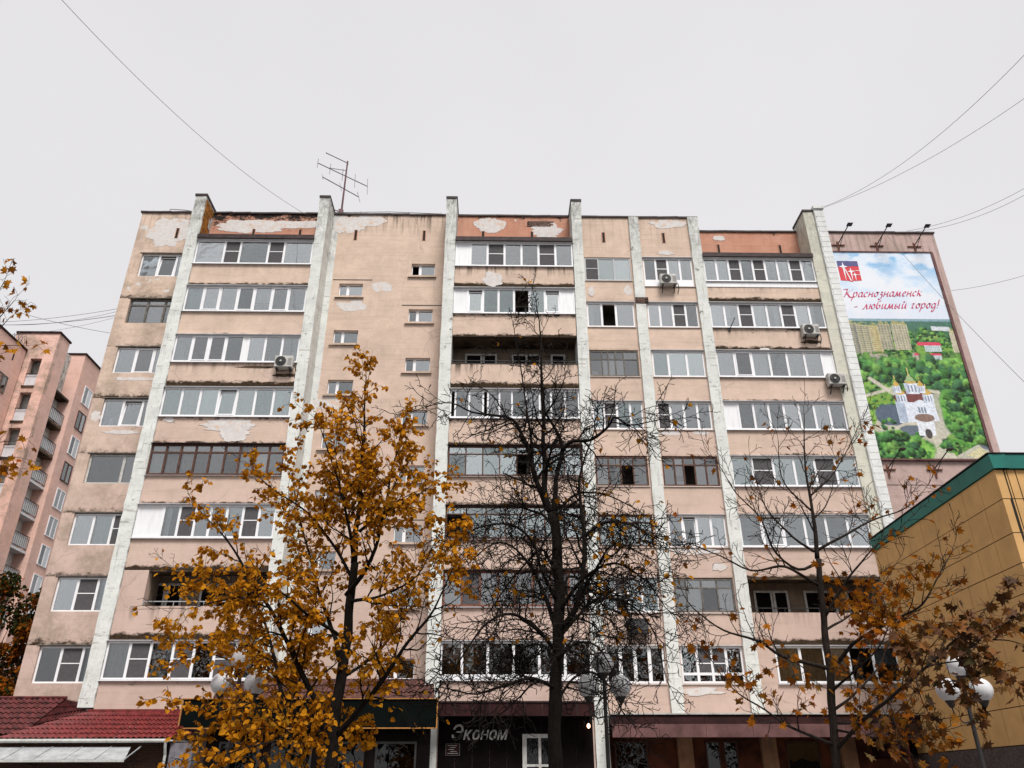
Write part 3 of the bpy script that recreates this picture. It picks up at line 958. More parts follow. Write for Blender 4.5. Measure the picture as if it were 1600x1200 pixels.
# bright red tiled roof with gutter
RA = thing('tiled_roof', 'bright red tiled lean-to roof with a white gutter below the second window column from the left', 'roof', (-14, Y0 - 2, 0))
d1, d3 = Y0 - 1.2, Y0 - 3.0
tiles(0, 1, quadpl((-17.6, d3, 3.12), (-11.35, d3, 3.14), (-11.75, d1, 4.14), (-15.45, d1, 4.14)), m_tile, 'roof_tiles', RA)
tiles(0, 1, quadpl((-11.35, d3, 3.14), (-10.75, d1, 3.5), (-11.5, d1, 4.12), (-11.75, d1, 4.13)), m_tile, 'hip_tiles', RA)
MB().box(-15.45, -11.7, d1 - .05, d1 + .02, 4.12, 4.24).build('ridge_flashing', m_tile, RA)
MB().hexa([(-17.6, d3 + .02, 3.05), (-11.4, d3 + .02, 3.05), (-11.0, d1, 3.05), (-17.6, d1, 3.05), (-17.6, d3 + .02, 3.10), (-11.4, d3 + .02, 3.10), (-11.0, d1, 3.10), (-17.6, d1, 3.10)]).build('eave_board', m_gut, RA)
g = MB()
for i in range(12):
    pass
g.tube([(-17.75, d3 - .06, 3.06), (-11.55, d3 - .06, 3.06)], .065, 8)
g.build('gutter', m_gut, RA)
MB().tube([(-11.62, d3 - .06, 3.03), (-11.62, d3 - .02, 2.85), (-11.62, d3 + .1, 2.6), (-11.62, d3 + .1, .2)], .05, 8).build('downpipe', m_gut, RA)
MB().box(-17.6, -11.8, d3 + .5, d3 + .8, 0, 3.05).build('brick_wall', m_brick, RA)
MB().box(-11.5, -10.7, d3 + .15, d3 + .8, 0, 3.0).build('grey_pier', m_greyw, RA)
# dark red roof further left
RC = thing('tiled_roof', 'dull dark red tiled roof at the far left foot of the house', 'roof', (-18.5, Y0 - 1, 0))
tiles(0, 1, quadpl((-22.5, Y0 - 2.3, 3.3), (-17.1, Y0 - 2.3, 3.3), (-16.95, Y0 - .05, 4.72), (-22.5, Y0 - .05, 4.72)), m_tiled, 'roof_tiles', RC)
tiles(0, 1, quadpl((-17.1, Y0 - 2.3, 3.3), (-16.0, Y0 - .05, 4.1), (-16.2, Y0 - .04, 4.55), (-16.95, Y0 - .05, 4.70)), m_tiled, 'hip_tiles', RC)
MB().tube([(-22.5, Y0 - .05, 4.76), (-16.95, Y0 - .05, 4.76)], .06, 6).build('ridge_cap', m_tiled, RC)
MB().box(-22.4, -17.3, Y0 - 2.0, Y0 - .1, 0, 3.3).build('wall', m_brick, RC)
# sheet-metal canopy
CA = thing('metal_canopy', 'grey sheet metal canopy with folded seams under the white gutter', 'canopy', (-15, Y0 - 3.4, 0))
xs = [-18.6 + i * 1.02 for i in range(7)]
for i in range(6):
    a, b = xs[i], xs[i + 1] - .012
    yt, yl = Y0 - 2.95, Y0 - 4.1
    dz = random.uniform(-.012, .012)
    MB().hexa([(a, yl, 2.42 + dz), (b, yl, 2.42 + dz), (b + (-.35 if i == 5 else 0), yt, 2.86), (a, yt, 2.86), (a, yl, 2.435 + dz), (b, yl, 2.435 + dz), (b + (-.35 if i == 5 else 0), yt, 2.875), (a, yt, 2.875)]).build('canopy_sheet', m_steel, CA)
    MB().hexa([(b - .01, yl, 2.43), (b + .02, yl, 2.43), (b + .02, yt, 2.87), (b - .01, yt, 2.87), (b - .01, yl, 2.465), (b + .02, yl, 2.465), (b + .02, yt, 2.905), (b - .01, yt, 2.905)]).build('seam', m_steel, CA)
MB().box(-18.6, -12.5, Y0 - 4.12, Y0 - 4.09, 2.36, 2.43).build('edge_strip', m_gut, CA)
br = MB()
for x in (-18.0, -16.2, -14.4, -12.8): br.tube([(x, Y0 - 4.0, 2.42), (x, Y0 - 2.6, 2.3), (x, Y0 - 2.55, 2.85)], .025, 5)
br.build('bracket', m_dark, CA)

# black signboard shop
SB = thing('shop_annex', 'dark single storey shop front under a brown tiled mansard and a black signboard', 'shop', (-7, Y0 - 1, 0))
MB().box(-10.6, -2.45, Y0 - 1.85, Y0 - .01, 0, 4.55).build('wall', m_shopd, SB)
tiles(0, 1, quadpl((-10.6, Y0 - 1.9, 4.5), (-2.3, Y0 - 1.9, 4.5), (-2.45, Y0 - .9, 5.36), (-10.6, Y0 - .9, 5.36)), m_tileb, 'roof_tiles', SB)
MB().box(-10.6, -2.45, Y0 - .92, Y0 - .02, 5.28, 5.36).build('mansard_top', m_flash, SB)
for x in (-10.1, -8.2, -6.3, -4.4):
    wn = MB().box(x, x + 1.5, Y0 - 1.9, Y0 - 1.86, .5, .58).box(x, x + 1.5, Y0 - 1.9, Y0 - 1.86, 3.0, 3.08).box(x, x + .07, Y0 - 1.9, Y0 - 1.86, .58, 3.0).box(x + 1.43, x + 1.5, Y0 - 1.9, Y0 - 1.86, .58, 3.0).build('shop_window', m_dark, SB)
    MB().box(x + .07, x + 1.43, Y0 - 1.885, Y0 - 1.875, .58, 3.0).build('pane', m_shopg, wn)
SG = thing('signboard', 'long blank black signboard with a thin orange border above the shop left of the centre', 'signboard', (-7, Y0 - 2.2, 0))
MB().box(-11.55, -2.2, Y0 - 2.2, Y0 - 1.95, 3.53, 4.5).build('board', m_black, SG)
t_ = MB().box(-11.60, -2.15, Y0 - 2.25, Y0 - 2.205, 3.49, 3.53).box(-11.60, -2.15, Y0 - 2.25, Y0 - 2.205, 4.50, 4.53).box(-11.6, -11.555, Y0 - 2.25, Y0 - 2.205, 3.53, 4.5).box(-2.195, -2.15, Y0 - 2.25, Y0 - 2.205, 3.53, 4.5)
t_.build('border', m_orange, SG)

# maroon shop with raised lettering
SH = thing('maroon_shop', 'dark maroon shop front with a deep canopy between two white pilasters', 'shop', (.7, Y0 - 1, 0))
MB().box(-2.18, 3.68, Y0 - 2.05, Y0 - 1.99, 3.93, 4.42).build('fascia', m_maroon, SH)
MB().box(-2.18, 3.68, Y0 - 1.985, Y0 - 1.2, 4.36, 4.42).build('canopy_top', m_flash, SH)
MB().box(-2.18, 3.68, Y0 - 2.09, Y0 - 2.055, 4.40, 4.45).build('fascia_trim', m_flash, SH)
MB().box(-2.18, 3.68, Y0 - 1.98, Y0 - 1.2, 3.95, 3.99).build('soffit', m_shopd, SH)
for i in range(9):
    xa = -2.18 + i * .651
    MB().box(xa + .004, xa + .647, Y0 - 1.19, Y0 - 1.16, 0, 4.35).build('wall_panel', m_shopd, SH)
for i in range(1, 9):
    MB().box(-2.18 + i * .651 - .012, -2.18 + i * .651 + .012, Y0 - 2.062, Y0 - 2.05, 3.94, 4.40).build('fascia_seam', m_flash, SH)
yd = Y0 - 1.2
dr = MB()
for (a, b) in ((1.0, 1.16), (1.60, 1.70), (2.14, 2.27)): dr.box(a, b, yd - .06, yd, .1, 3.36)
dr.box(1.16, 1.60, yd - .06, yd, 3.22, 3.36).box(1.70, 2.14, yd - .06, yd, 3.22, 3.36).box(1.16, 1.6, yd - .06, yd, 2.25, 2.33).box(1.7, 2.14, yd - .06, yd, 2.25, 2.33)
DR = dr.build('door_frame', m_oldw, SH)
for (a, b) in ((1.16, 1.60), (1.70, 2.14)):
    MB().box(a, b, yd - .03, yd - .02, .12, 3.22).build('pane', m_shopg, DR)
    gr = MB()
    for i in range(1, 5): gr.tube([(a + (b - a) * i / 5, yd - .05, 2.33), (a + (b - a) * i / 5, yd - .05, 3.22)], .008, 4)
    for j in range(4):
        zc = 2.45 + j * .22
        gr.tube([(a + .02, yd - .05, zc), ((a + b) / 2, yd - .05, zc + .11), (b - .02, yd - .05, zc), ((a + b) / 2, yd - .05, zc - .11), (a + .02, yd - .05, zc)], .008, 4)
    gr.build('grille', m_dark, DR)

# lettering
SGN = thing('shop_sign', 'raised grey italic letters spelling \u042d\u043a\u043e\u043d\u043e\u043c on the dark shop front', 'sign', (-1.66, Y0 - 1.26, 3.17))


def letters(txt, root, size, shear, mat, extr=.03, xscale=1., spacing=1.02, name='letter', first=1.0):
    x = 0.
    for i, ch in enumerate(txt):
        cu = bpy.data.curves.new('letter_curve', 'FONT')
        cu.body = ch
        cu.size = size * (first if i == 0 else 1.)
        cu.shear = shear
        cu.extrude = extr
        cu.bevel_depth = .004
        cu.offset = .006
        o = bpy.data.objects.new('letter_tmp', cu)
        C.objects.link(o)
        bpy.context.view_layer.update()
        me = bpy.data.meshes.new_from_object(o.evaluated_get(bpy.context.evaluated_depsgraph_get()))
        bpy.data.objects.remove(o)
        wd = max(v.co.x for v in me.vertices) if len(me.vertices) else size * .4
        x0 = min((v.co.x for v in me.vertices), default=0)
        co = np.array([tuple(v.co) for v in me.vertices])
        for v in me.vertices: v.co = ((v.co.x - x0) * xscale, -v.co.z, v.co.y)
        me.materials.clear()
        me.materials.append(mat)
        lo = link(name, me, root, world=False)
        lo.location = (x, 0, 0)
        x += (wd - x0) * xscale * .93 + size * .035
    return x


letters('\u042d\u043a\u043e\u043d\u043e\u043c', SGN, .60, .28, m_letter, first=1.18, xscale=.88)
NP = thing('notice_plate', 'small framed notice plate of faint lines below the grey lettering', 'notice', (-1.6, Y0 - 1.2, 2.9))
MB().box(-1.86, -1.36, Y0 - 1.215, Y0 - 1.195, 2.64, 3.02).build('plate', m_maroon, NP)
q = MB().box(-1.88, -1.34, Y0 - 1.225, Y0 - 1.216, 3.02, 3.035).box(-1.88, -1.34, Y0 - 1.225, Y0 - 1.216, 2.625, 2.64).box(-1.88, -1.86, Y0 - 1.225, Y0 - 1.216, 2.64, 3.02).box(-1.36, -1.34, Y0 - 1.225, Y0 - 1.216, 2.64, 3.02)
q.build('frame', m_letterd, NP)
q = MB()
for i, (a, b) in enumerate(((.06, .40), (.14, .36), (.08, .30), (.16, .40), (.06, .44))): q.box(-1.86 + a, -1.86 + b, Y0 - 1.219, Y0 - 1.2155, 2.96 - i * .066, 2.975 - i * .066)
q.build('text_line', m_letter, NP)
# the small lamp that is lit beside the pilaster
WL = thing('wall_lamp', 'small lit bulb lamp at the right end of the dark shop canopy', 'lamp', (3.50, Y0 - 1.4, 3.62))
bt = NT('lit_bulb')
em = bt.n('ShaderNodeEmission', Color=(1, .62, .40, 1), Strength=2.2)
bt.t.links.new(em.outputs[0], bt.o.inputs['Surface'])
MB().lathe([(.012, .09), (.05, .06), (.065, 0), (.05, -.05), (.01, -.075)], n=10).build('bulb', bt.m, WL, world=False, smooth=True)
MB().box(-.06, .06, -.03, .2, .09, .13).build('mount', m_dark, WL, world=False)

# right-hand canopy over the arcade
AR = thing('arcade_canopy', 'long maroon and mauve canopy over the brown red arcade on the right', 'canopy', (9.6, Y0 - 1.5, 0))
cx0, cx1 = 4.31, 14.75
MB().box(cx0, cx1, Y0 - 2.02, Y0 - .13, 3.98, 4.03).build('white_edge', m_gut, AR)
n = 6
for i in range(n):
    a, b = lerp(cx0, cx1, i / n), lerp(cx0, cx1, (i + 1) / n) - .01
    MB().hexa([(a, Y0 - 2.0, 3.66), (b, Y0 - 2.0, 3.66), (b, Y0 - .2, 3.66), (a, Y0 - .2, 3.66), (a, Y0 - 1.95, 3.975), (b, Y0 - 1.95, 3.975), (b, Y0 - .2, 3.975), (a, Y0 - .2, 3.975)]).build('maroon_panel', m_maroon, AR)
    MB().box(a, b, Y0 - 2.06, Y0 - 1.9, 3.20, 3.65).build('mauve_panel', m_fasc, AR)
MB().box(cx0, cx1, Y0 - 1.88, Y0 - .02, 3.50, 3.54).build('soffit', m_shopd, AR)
yw = Y0 - .05
MB().box(cx0, 5.0, yw, Y0, 0, 3.5).build('wall', m_redw, AR)
MB().box(4.99, 16.4, Y0 - .10, Y0 - .01, 0, 3.5).build('back_wall', m_redw, AR)
for x in (7.04, 10.31, 13.4):
    MB().box(x, x + .58, Y0 - .35, Y0 - .11, 0, 3.5).build('column', m_col, AR)
for (a, b) in ((4.6, 5.9), (8.15, 8.72), (8.85, 9.4), (11.3, 12.6)):
    f_ = MB().box(a, b, Y0 - .16, Y0 - .105, 3.1, 3.16).box(a, a + .06, Y0 - .16, Y0 - .105, .3, 3.1).box(b - .06, b, Y0 - .16, Y0 - .105, .3, 3.1).build('shop_window', m_brown, AR)
    MB().box(a + .06, b - .06, Y0 - .14, Y0 - .125, .3, 3.1).build('pane', m_shopg, f_)
    MB().box(a + .07, b - .07, Y0 - .118, Y0 - .108, .3, 3.1).build('blind', m_shopd, f_)
# rounded maroon hood at its end
HD = thing('hood', 'rounded dark maroon barrel hood beside the ochre building', 'hood', (15.2, Y0 - 2, 0))
mb = MB()
prof = [(14.55, 2.55), (14.55, 3.75)] + [(15.15 + .75 * math.sin(a), 3.25 + .62 * math.cos(a)) for a in [i * math.pi / 2 / 8 for i in range(9)]] + [(15.95, 2.55)]
inner = [(p[0] + (.05 if p[0] < 15 else -.05), p[1] - .05) for p in prof]
for i in range(len(prof) - 1):
    a, b, c_, d_ = prof[i], prof[i + 1], inner[i + 1], inner[i]
    y0_, y1_ = Y0 - 3.2, Y0 - .4
    mb.hexa([(a[0], y0_, a[1]), (b[0], y0_, b[1]), (c_[0], y0_, c_[1]), (d_[0], y0_, d_[1]), (a[0], y1_, a[1]), (b[0], y1_, b[1]), (c_[0], y1_, c_[1]), (d_[0], y1_, d_[1])])
mb.build('hood_shell', m_maroon, HD)
MB().prism([(14.6, 3.05), (14.6, 3.72)] + [(q_[0], q_[1]) for q_ in inner[2:-1]] + [(15.88, 3.05)], Y0 - 3.15, Y0 - 3.1).build('hood_front', m_maroon, HD)
for x in (14.62, 15.8): MB().box(x, x + .1, Y0 - 3.1, Y0 - 3.0, 0, 3.05).build('post', m_redw, HD)

# ------------------------------------------------------------------ ochre building on the right
YB = thing('ochre_building', 'ochre panel clad building with a green roof edge at the right', 'building', (15, 27, 0))
a0, a1 = V3((14.98, 22.0, 0)), V3((15.36, 31.3, 0))          # foot line of the street side
dv = (a1 - a0)
Ls = dv.length
dv.normalize()
nv_ = V3((-dv.y, dv.x, 0))                                    # towards the street


def onw(s_, o, z): q_ = a0 + dv * s_ + nv_ * o; return (q_.x, q_.y, z)


def wbox(s0, s1, o0, o1, z0, z1): return [onw(s0, o0, z0), onw(s1, o0, z0), onw(s1, o1, z0), onw(s0, o1, z0), onw(s0, o0, z1), onw(s1, o0, z1), onw(s1, o1, z1), onw(s0, o1, z1)]


MB().hexa(wbox(.012, Ls, -.30, -.03, 0, 10.3)).build('wall_core', m_joint, YB)
MB().box(15.0, 26, 22.03, 22.3, 0, 10.3).build('wall_core', m_joint, YB)
zr = [2.62, 3.62, 4.6, 5.55, 6.45, 7.25, 8.13, 9.16, 10.08]
ns = 9
for j in range(len(zr) - 1):
    for i in range(ns):
        s0, s1 = Ls * i / ns, Ls * (i + 1) / ns
        o_ = random.uniform(-.004, .004)
        MB().hexa(wbox(s0 + .010 * (i > 0), s1 - .010, -.028, .0 + o_, zr[j] + .013, zr[j + 1] - .013)).build('cladding_panel', m_yellow, YB)
    xs = [15.0, 15.34, 15.60, 16.6, 17.6, 18.6, 19.6]
    for i in range(len(xs) - 1):
        MB().box(xs[i] + (.016 if i else .0), xs[i + 1] - .016, 22.0 + random.uniform(-.004, .004), 22.028, zr[j] + .013, zr[j + 1] - .013).build('cladding_panel', m_yellow, YB)
MB().hexa(wbox(.0, Ls, -.03, .03, 0, 2.6)).build('plinth', m_plinth, YB)
MB().box(15.0, 26, 21.97, 22.03, 0, 2.6).build('plinth', m_plinth, YB)
# green folded roof edge, in sheets
for i in range(5):
    s0, s1 = Ls * i / 5 - (.10 if i == 0 else 0), Ls * (i + 1) / 5 - .008
    MB().hexa([onw(s0, .06, 10.09), onw(s1, .06, 10.09), onw(s1, -.4, 10.09), onw(s0, -.4, 10.09), onw(s0, .10, 10.53), onw(s1, .10, 10.53), onw(s1, -.4, 10.56), onw(s0, -.4, 10.56)]).build('roof_edge', m_green, YB)
for i in range(5):
    xa, xb = 15.3 + i * 2, 15.3 + i * 2 + 1.99
    MB().box(xa if i else 15.02, xb, 21.90, 22.4, 10.09, 10.53).build('roof_edge', m_green, YB)
MB().hexa(wbox(-.12, Ls + .02, -.42, .14, 10.565, 10.59)).build('roof_cap', m_dark, YB)
MB().box(15.0, 26, 21.86, 22.4, 10.56, 10.585).build('roof_cap', m_dark, YB)
MB().hexa([onw(.3, -.42, 10.2), onw(Ls, -.42, 10.2), (26, 31.3, 10.2), (26, 22.4, 10.2), onw(.3, -.42, 10.3), onw(Ls, -.42, 10.3), (26, 31.3, 10.3), (26, 22.4, 10.3)]).build('roof', m_flash, YB)

# ------------------------------------------------------------------ pink building far left
PB = thing('pink_building', 'pink apartment block with stacked white balconies behind the left end of the house', 'apartment building', (-35, 50, 0))
MB().box(-47, -35.0, 36, 51.4, 0, 30.4).build('wall', m_pinkb, PB, **wear(dirt=.15))
MB().box(-47.0, -34.93, 35.9, 51.45, 30.405, 30.55).build('roof_flashing', m_maroon, PB)
MB().box(-47, -36.2, 51.405, 60, 0, 31.3).build('stair_core', m_white, PB)
# tower with recessed loggias towards the viewer
LZ = [27.6 - 2.8 * k for k in range(9)]
ops = [(-34.55, -33.72, z, z + 2.25) for z in LZ if z > 1]
wg = MB()
xs = [-36.2, -34.55, -33.72, -32.95]
wg.box(xs[0], xs[1], 51.5, 51.9, 0, 32.0).box(xs[2], xs[3], 51.5, 51.9, 0, 32.0)
zs = sorted([0] + [z for z in LZ if z > 1] + [z + 2.25 for z in LZ if z > 1] + [32.0])
prev = 0
for z in sorted(z for z in LZ if z > 1):
    wg.box(xs[1], xs[2], 51.5, 51.9, prev, z)
    prev = z + 2.25
wg.box(xs[1], xs[2], 51.5, 51.9, prev, 32.0)
wg.build('tower_front', m_pinkb, PB, **wear(dirt=.95, peel=.15))
MB().box(-33.35, -32.95, 51.905, 53.0, 0, 32.0).build('tower_side', m_pinkb, PB, **wear())
MB().box(-36.2, -32.88, 51.42, 53.1, 32.003, 32.15).build('roof_flashing', m_maroon, PB)
MB().box(-36.2, -33.4, 52.25, 53.1, 0, 31.9).build('loggia_back', m_white, PB)
for z in LZ:
    if z < 1: continue
    MB().box(-34.6, -33.7, 51.42, 52.24, z - .14, z - .01).build('loggia_slab', m_soff, PB)
    r_ = MB().box(-34.55, -33.72, 51.47, 51.5, z + .95, z + 1.0)
    r_.build('hand_rail', m_dark, PB)
    MB().box(-34.54, -33.73, 51.6, 51.62, z, z + .93).build('balcony_screen', m_sheet, PB)
# side balconies between the tower and the end block
MB().box(-36, -33.75, 53.101, 54.99, 0, 31.9).build('balcony_back', m_white, PB)
MB().box(-36, -34.3, 53.1, 55.2, 31.9, 32.02).build('roof_flashing', m_maroon, PB)
for k in range(10):
    z = 28.1 - 2.36 * 0 - 2.36 * k
    if z < 1: break
    MB().box(-33.74, -32.98, 53.05, 54.98, z - .17, z).build('balcony_slab', m_sheet if k > 2 else m_soff, PB)
    if k == 0: continue
    r_ = MB().box(-33.02, -32.98, 53.1, 54.95, z + .98, z + 1.02).box(-33.01, -32.99, 53.1, 54.95, z + .12, z + .15)
    for i in range(9): r_.box(-33.01, -32.99, 53.1 + i * .23, 53.115 + i * .23, z + .15, z + .98)
    r_.box(-34.2, -33.02, 53.06, 53.09, z + .98, z + 1.02)
    r_.build('railing', m_dark, PB)
    MB().box(-33.06, -33.04, 53.1, 54.95, z + .14, z + .95).build('balcony_screen', m_sheet, PB)
# end block with windows
ops = []
mb = MB().box(-34.25, -32.68, 55.0, 60, 0, 32.1)
mb.build('end_block', m_pinkb, PB, **wear())
MB().box(-34.3, -32.6, 54.93, 60, 32.103, 32.25).build('roof_flashing', m_maroon, PB)
for k in range(10):
    z = 28.5 - 2.12 * k
    if z < 1: break
    f_ = MB().box(-32.70, -32.63, 56.05, 57.30, z - .06, z + .0).box(-32.7, -32.63, 56.05, 57.3, z + 1.35, z + 1.42).box(-32.7, -32.63, 56.05, 56.13, z, z + 1.35).box(-32.7, -32.63, 57.22, 57.3, z, z + 1.35).box(-32.7, -32.63, 56.62, 56.72, z, z + 1.35).build('window', m_brown if k in (1, 3) else m_pvc, PB)
    MB().box(-32.675, -32.66, 56.13, 56.62, z, z + 1.35).build('pane', m_dglass, f_)
    MB().box(-32.675, -32.66, 56.72, 57.22, z, z + 1.35).build('pane', m_teal, f_)
    MB().box(-32.679, -32.677, 56.1, 57.25, z, z + 1.38).build('blind', m_room, f_)
for (ya, yb_) in ((49.3, 50.4), (44.6, 45.7)):
    for k in range(9):
        z = 26.4 - 2.8 * k
        if z < 1: break
        f_ = MB().box(-35.02, -34.95, ya, yb_, z - .06, z).box(-35.02, -34.95, ya, yb_, z + 1.2, z + 1.27).box(-35.02, -34.95, ya, ya + .1, z, z + 1.2).box(-35.02, -34.95, yb_ - .1, yb_, z, z + 1.2).box(-35.02, -34.95, ya + .5, ya + .6, z, z + 1.2).build('window', m_grey, PB)
        MB().box(-34.99, -34.98, ya + .1, yb_ - .1, z, z + 1.2).build('pane', m_dglass, f_)
        MB().box(-34.998, -34.993, ya + .05, yb_ - .05, z, z + 1.25).build('blind', m_room, f_)
MB().box(-35.01, -34.99, 50.15, 50.3, 29.0, 29.5).build('vent_slot', m_joint, PB)
AE = thing('roof_aerial', 'tangle of thin aerial rods on the pink building roof', 'aerial', (-36.0, 50.6, 30.5))
mb = MB()
for i in range(7):
    x = -.9 + i * .3
    mb.tube([(x, 0, 0), (x + .08, 0, .6 + .25 * math.sin(i * 2.1)), (x + .3, 0, .9 + .2 * math.cos(i * 1.7)), (x + .42, 0, .2)], .018, 4)
mb.tube([(-1.3, 0, .35), (1.6, 0, .1)], .015, 4)
mb.build('rods', m_aerg, AE, world=False)

# ------------------------------------------------------------------ billboard on the blank end bay
BBD = thing('billboard', 'tall printed city billboard on the blank mauve end wall', 'billboard', (20.8, YR, 15.5))
BX0, BX1, BZ0, BZ1 = 17.70, 23.67, 15.5, 27.62
yb_ = YR - .10
MB().box(BX0, BX1, yb_ + .012, YR - .003, BZ0, BZ1).build('backing', m_steel, BBD)
fr = MB()
fr.box(BX0, BX1 + .12, yb_ - .04, YR - .004, BZ1 + .002, BZ1 + .07).box(BX0, BX1 + .12, yb_ - .04, YR - .004, BZ0 - .09, BZ0 - .002).box(BX1 + .002, BX1 + .14, yb_ - .05, YR - .004, BZ0 - .002, BZ1 + .002)
fr.build('frame', m_fasc, BBD)


def fbm(X, Y, sc, oc=4, seed=0):
    """value noise, summed octaves, in 0..1"""
    r0 = np.random.default_rng(seed)
    tot = np.zeros_like(X)
    amp, s_ = .5, 0.
    for k in range(oc):
        g_ = r0.random((96, 96))
        x, y = X * sc % 95, Y * sc % 95
        xi, yi = x.astype(int), y.astype(int)
        fx, fy = x - xi, y - yi
        fx, fy = fx * fx * (3 - 2 * fx), fy * fy * (3 - 2 * fy)
        tot += amp * (g_[yi, xi] * (1 - fx) * (1 - fy) + g_[yi, xi + 1] * fx * (1 - fy) + g_[yi + 1, xi] * (1 - fx) * fy + g_[yi + 1, xi + 1] * fx * fy)
        s_ += amp
        amp *= .55
        sc *= 2.03
    return tot / s_


def paint_board(nx, ny):
    # s 0..1 left to right over the part in view (0 at x = 17.95), t 0..1 top to bottom; all colours are those of the print
    X = np.linspace(BX0, BX1, nx)
    T = np.linspace(0, 1, ny)
    s_, t = np.meshgrid((X - 17.95) / 5.72, T)
    A = 5.72 / 12.12
    xx, yy = s_ * A + .3, t + .1
    col = np.zeros((ny, nx, 3))

    def put(mask, c, a=1.):
        m_ = (np.clip(mask, 0, 1) * a)[..., None]
        col[:] = col * (1 - m_) + np.asarray(c) * m_

    sm = lambda v, a, b: np.clip((v - a) / (b - a), 0, 1)
    cl = fbm(xx * 1.0, yy * 1.6, 9, 5, 1)
    put(np.ones_like(t), (.56, .68, .82))
    blue = sm(cl, .48, .62)[..., None] * sm(t, .20, .02)[..., None]
    col[:] = col * (1 - blue) + np.array((.15, .40, .68)) * blue
    wh = (sm(cl, .52, .38) * .8 + sm(t, .05, .3) * .35)[..., None]
    col[:] = col * (1 - np.clip(wh, 0, 1)) + np.array((.72, .75, .80)) * np.clip(wh, 0, 1)
    put(sm(t, .20, .33), (.66, .68, .76), .55)
    # land: forest, parks
    hz = .352
    f1, f2, f3 = fbm(xx, yy, 38, 5, 2), fbm(xx, yy, 14, 4, 3), fbm(xx, yy, 90, 3, 4)
    land = (t > hz).astype(float)
    put(land, (.05, .14, .075))
    put(land * sm(f1, .45, .62) * sm(t, .36, .42), (.10, .24, .06))
    far = land * sm(t, .43, .35)
    put(far, (.075, .17, .15), .8)
    put(((t > hz) & (t < hz + .012)).astype(float), (.28, .40, .50), .7)
    mid = land * sm(t, .40, .52)
    put(mid, (.075, .19, .035), .9)
    put(mid * sm(f1, .50, .58), (.20, .38, .06), .9)
    put(mid * sm(f1, .44, .38), (.022, .065, .022), .9)
    put(mid * sm(f3, .57, .66), (.30, .46, .12), .55)
    # lawns and pale clearings
    lawn = ((s_ > .0) & (s_ < .34) & (t > .655) & (t < .76)).astype(float)
    put(lawn * sm(f2, .40, .5), (.19, .33, .05), .9)
    put(((t > .43) & (t < .47) & (s_ > .60) & (s_ < .84)).astype(float) * sm(f2, .4, .55), (.26, .40, .10), .9)
    put(((t > .52) & (t < .60)).astype(float) * sm(f2, .56, .64), (.42, .38, .33), .75)

    def quad(pts):
        m_ = np.ones_like(s_, bool)
        p = np.array(pts, float)
        n_ = len(p)
        ar = sum(p[i][0] * p[(i + 1) % n_][1] - p[(i + 1) % n_][0] * p[i][1] for i in range(n_))
        for i in range(n_):
            (x0, y0), (x1, y1) = p[i], p[(i + 1) % n_]
            cr_ = (x1 - x0) * (t - y0) - (y1 - y0) * (s_ - x0)
            m_ &= (cr_ >= 0) if ar > 0 else (cr_ <= 0)
        return m_.astype(float)

    # tree crowns, each with a dark foot and a lit top
    rg_ = np.random.default_rng(9)
    dS, dT = 1 / (nx - 1) * (BX1 - BX0) / 5.72, 1 / (ny - 1)

    def crowns(n, zone, rmin, rmax, cols, tall=1.):
        for k in range(n):
            cs, ct = zone(rg_)
            r_ = rg_.uniform(rmin, rmax)
            i0, i1 = int((cs - r_ / A - s_[0, 0]) / dS), int((cs + r_ / A - s_[0, 0]) / dS) + 2
            j0, j1 = int((ct - r_ * tall) / dT), int((ct + r_) / dT) + 2
            i0, j0 = max(i0, 0), max(j0, 0)
            if i1 <= i0 or j1 <= j0 or i0 >= nx or j0 >= ny: continue
            S_, T_ = s_[j0:j1, i0:i1], t[j0:j1, i0:i1]
            dx_, dy_ = (S_ - cs) * A / r_, (T_ - ct) / (r_ * tall)
            d_ = np.hypot(dx_, dy_) + (f3[j0:j1, i0:i1] - .5) * .9
            m_ = np.clip((1.0 - d_) * 4, 0, 1)[..., None]
            base_ = np.array(cols[rg_.integers(len(cols))])
            lit = np.clip(.75 - .9 * dy_ - .35 * dx_ + (f3[j0:j1, i0:i1] - .5) * 1.6, .12, 1.7)[..., None]
            col[j0:j1, i0:i1] = col[j0:j1, i0:i1] * (1 - m_) + base_ * lit * m_

    GR = [(.045, .15, .035), (.09, .25, .05), (.06, .19, .05), (.15, .32, .07), (.04, .12, .05)]
    crowns(260, lambda g_: (g_.uniform(-.05, 1.05), g_.uniform(.40, .53)), .006, .013, GR)

    def tower(x0, x1, ta, tb, c, d, cols=5, rows=16, gold=True):
        q_ = quad([(x0, ta), (x1, ta + .006), (x1 - .012, tb), (x0 - .01, tb)])
        put(q_, c)
        u_ = (s_ - x0) / (x1 - x0) * cols
        v_ = (t - ta) / (tb - ta) * rows
        put(q_ * ((u_ % 1) < .45) * ((v_ % 1) < .6), d, .8)
        put(q_ * (((u_ + .5).astype(int) % 2) == 0) * ((v_ % 1) > .6), (.62, .56, .40), .5)
        if gold: put(quad([(x0 + .02, ta - .014), (x1 - .02, ta - .010), (x1, ta + .012), (x0, ta + .008)]) * sm(f3, .35, .5), (.48, .42, .18), .6)

    tower(-.02, .13, .372, .525, (.26, .25, .20), (.10, .13, .13), 4)
    tower(.12, .235, .380, .530, (.36, .33, .22), (.14, .17, .15), 4)
    tower(.235, .325, .384, .530, (.44, .38, .20), (.30, .26, .13), 2, 14)
    tower(.315, .425, .374, .505, (.36, .33, .23), (.10, .13, .13), 4)
    tower(.435, .585, .374, .506, (.40, .37, .26), (.10, .14, .14), 6)
    tower(.955, 1.02, .408, .535, (.50, .46, .33), (.26, .27, .24), 3)
    put(quad([(.80, .388), (.97, .391), (.965, .412), (.80, .409)]), (.55, .58, .62))
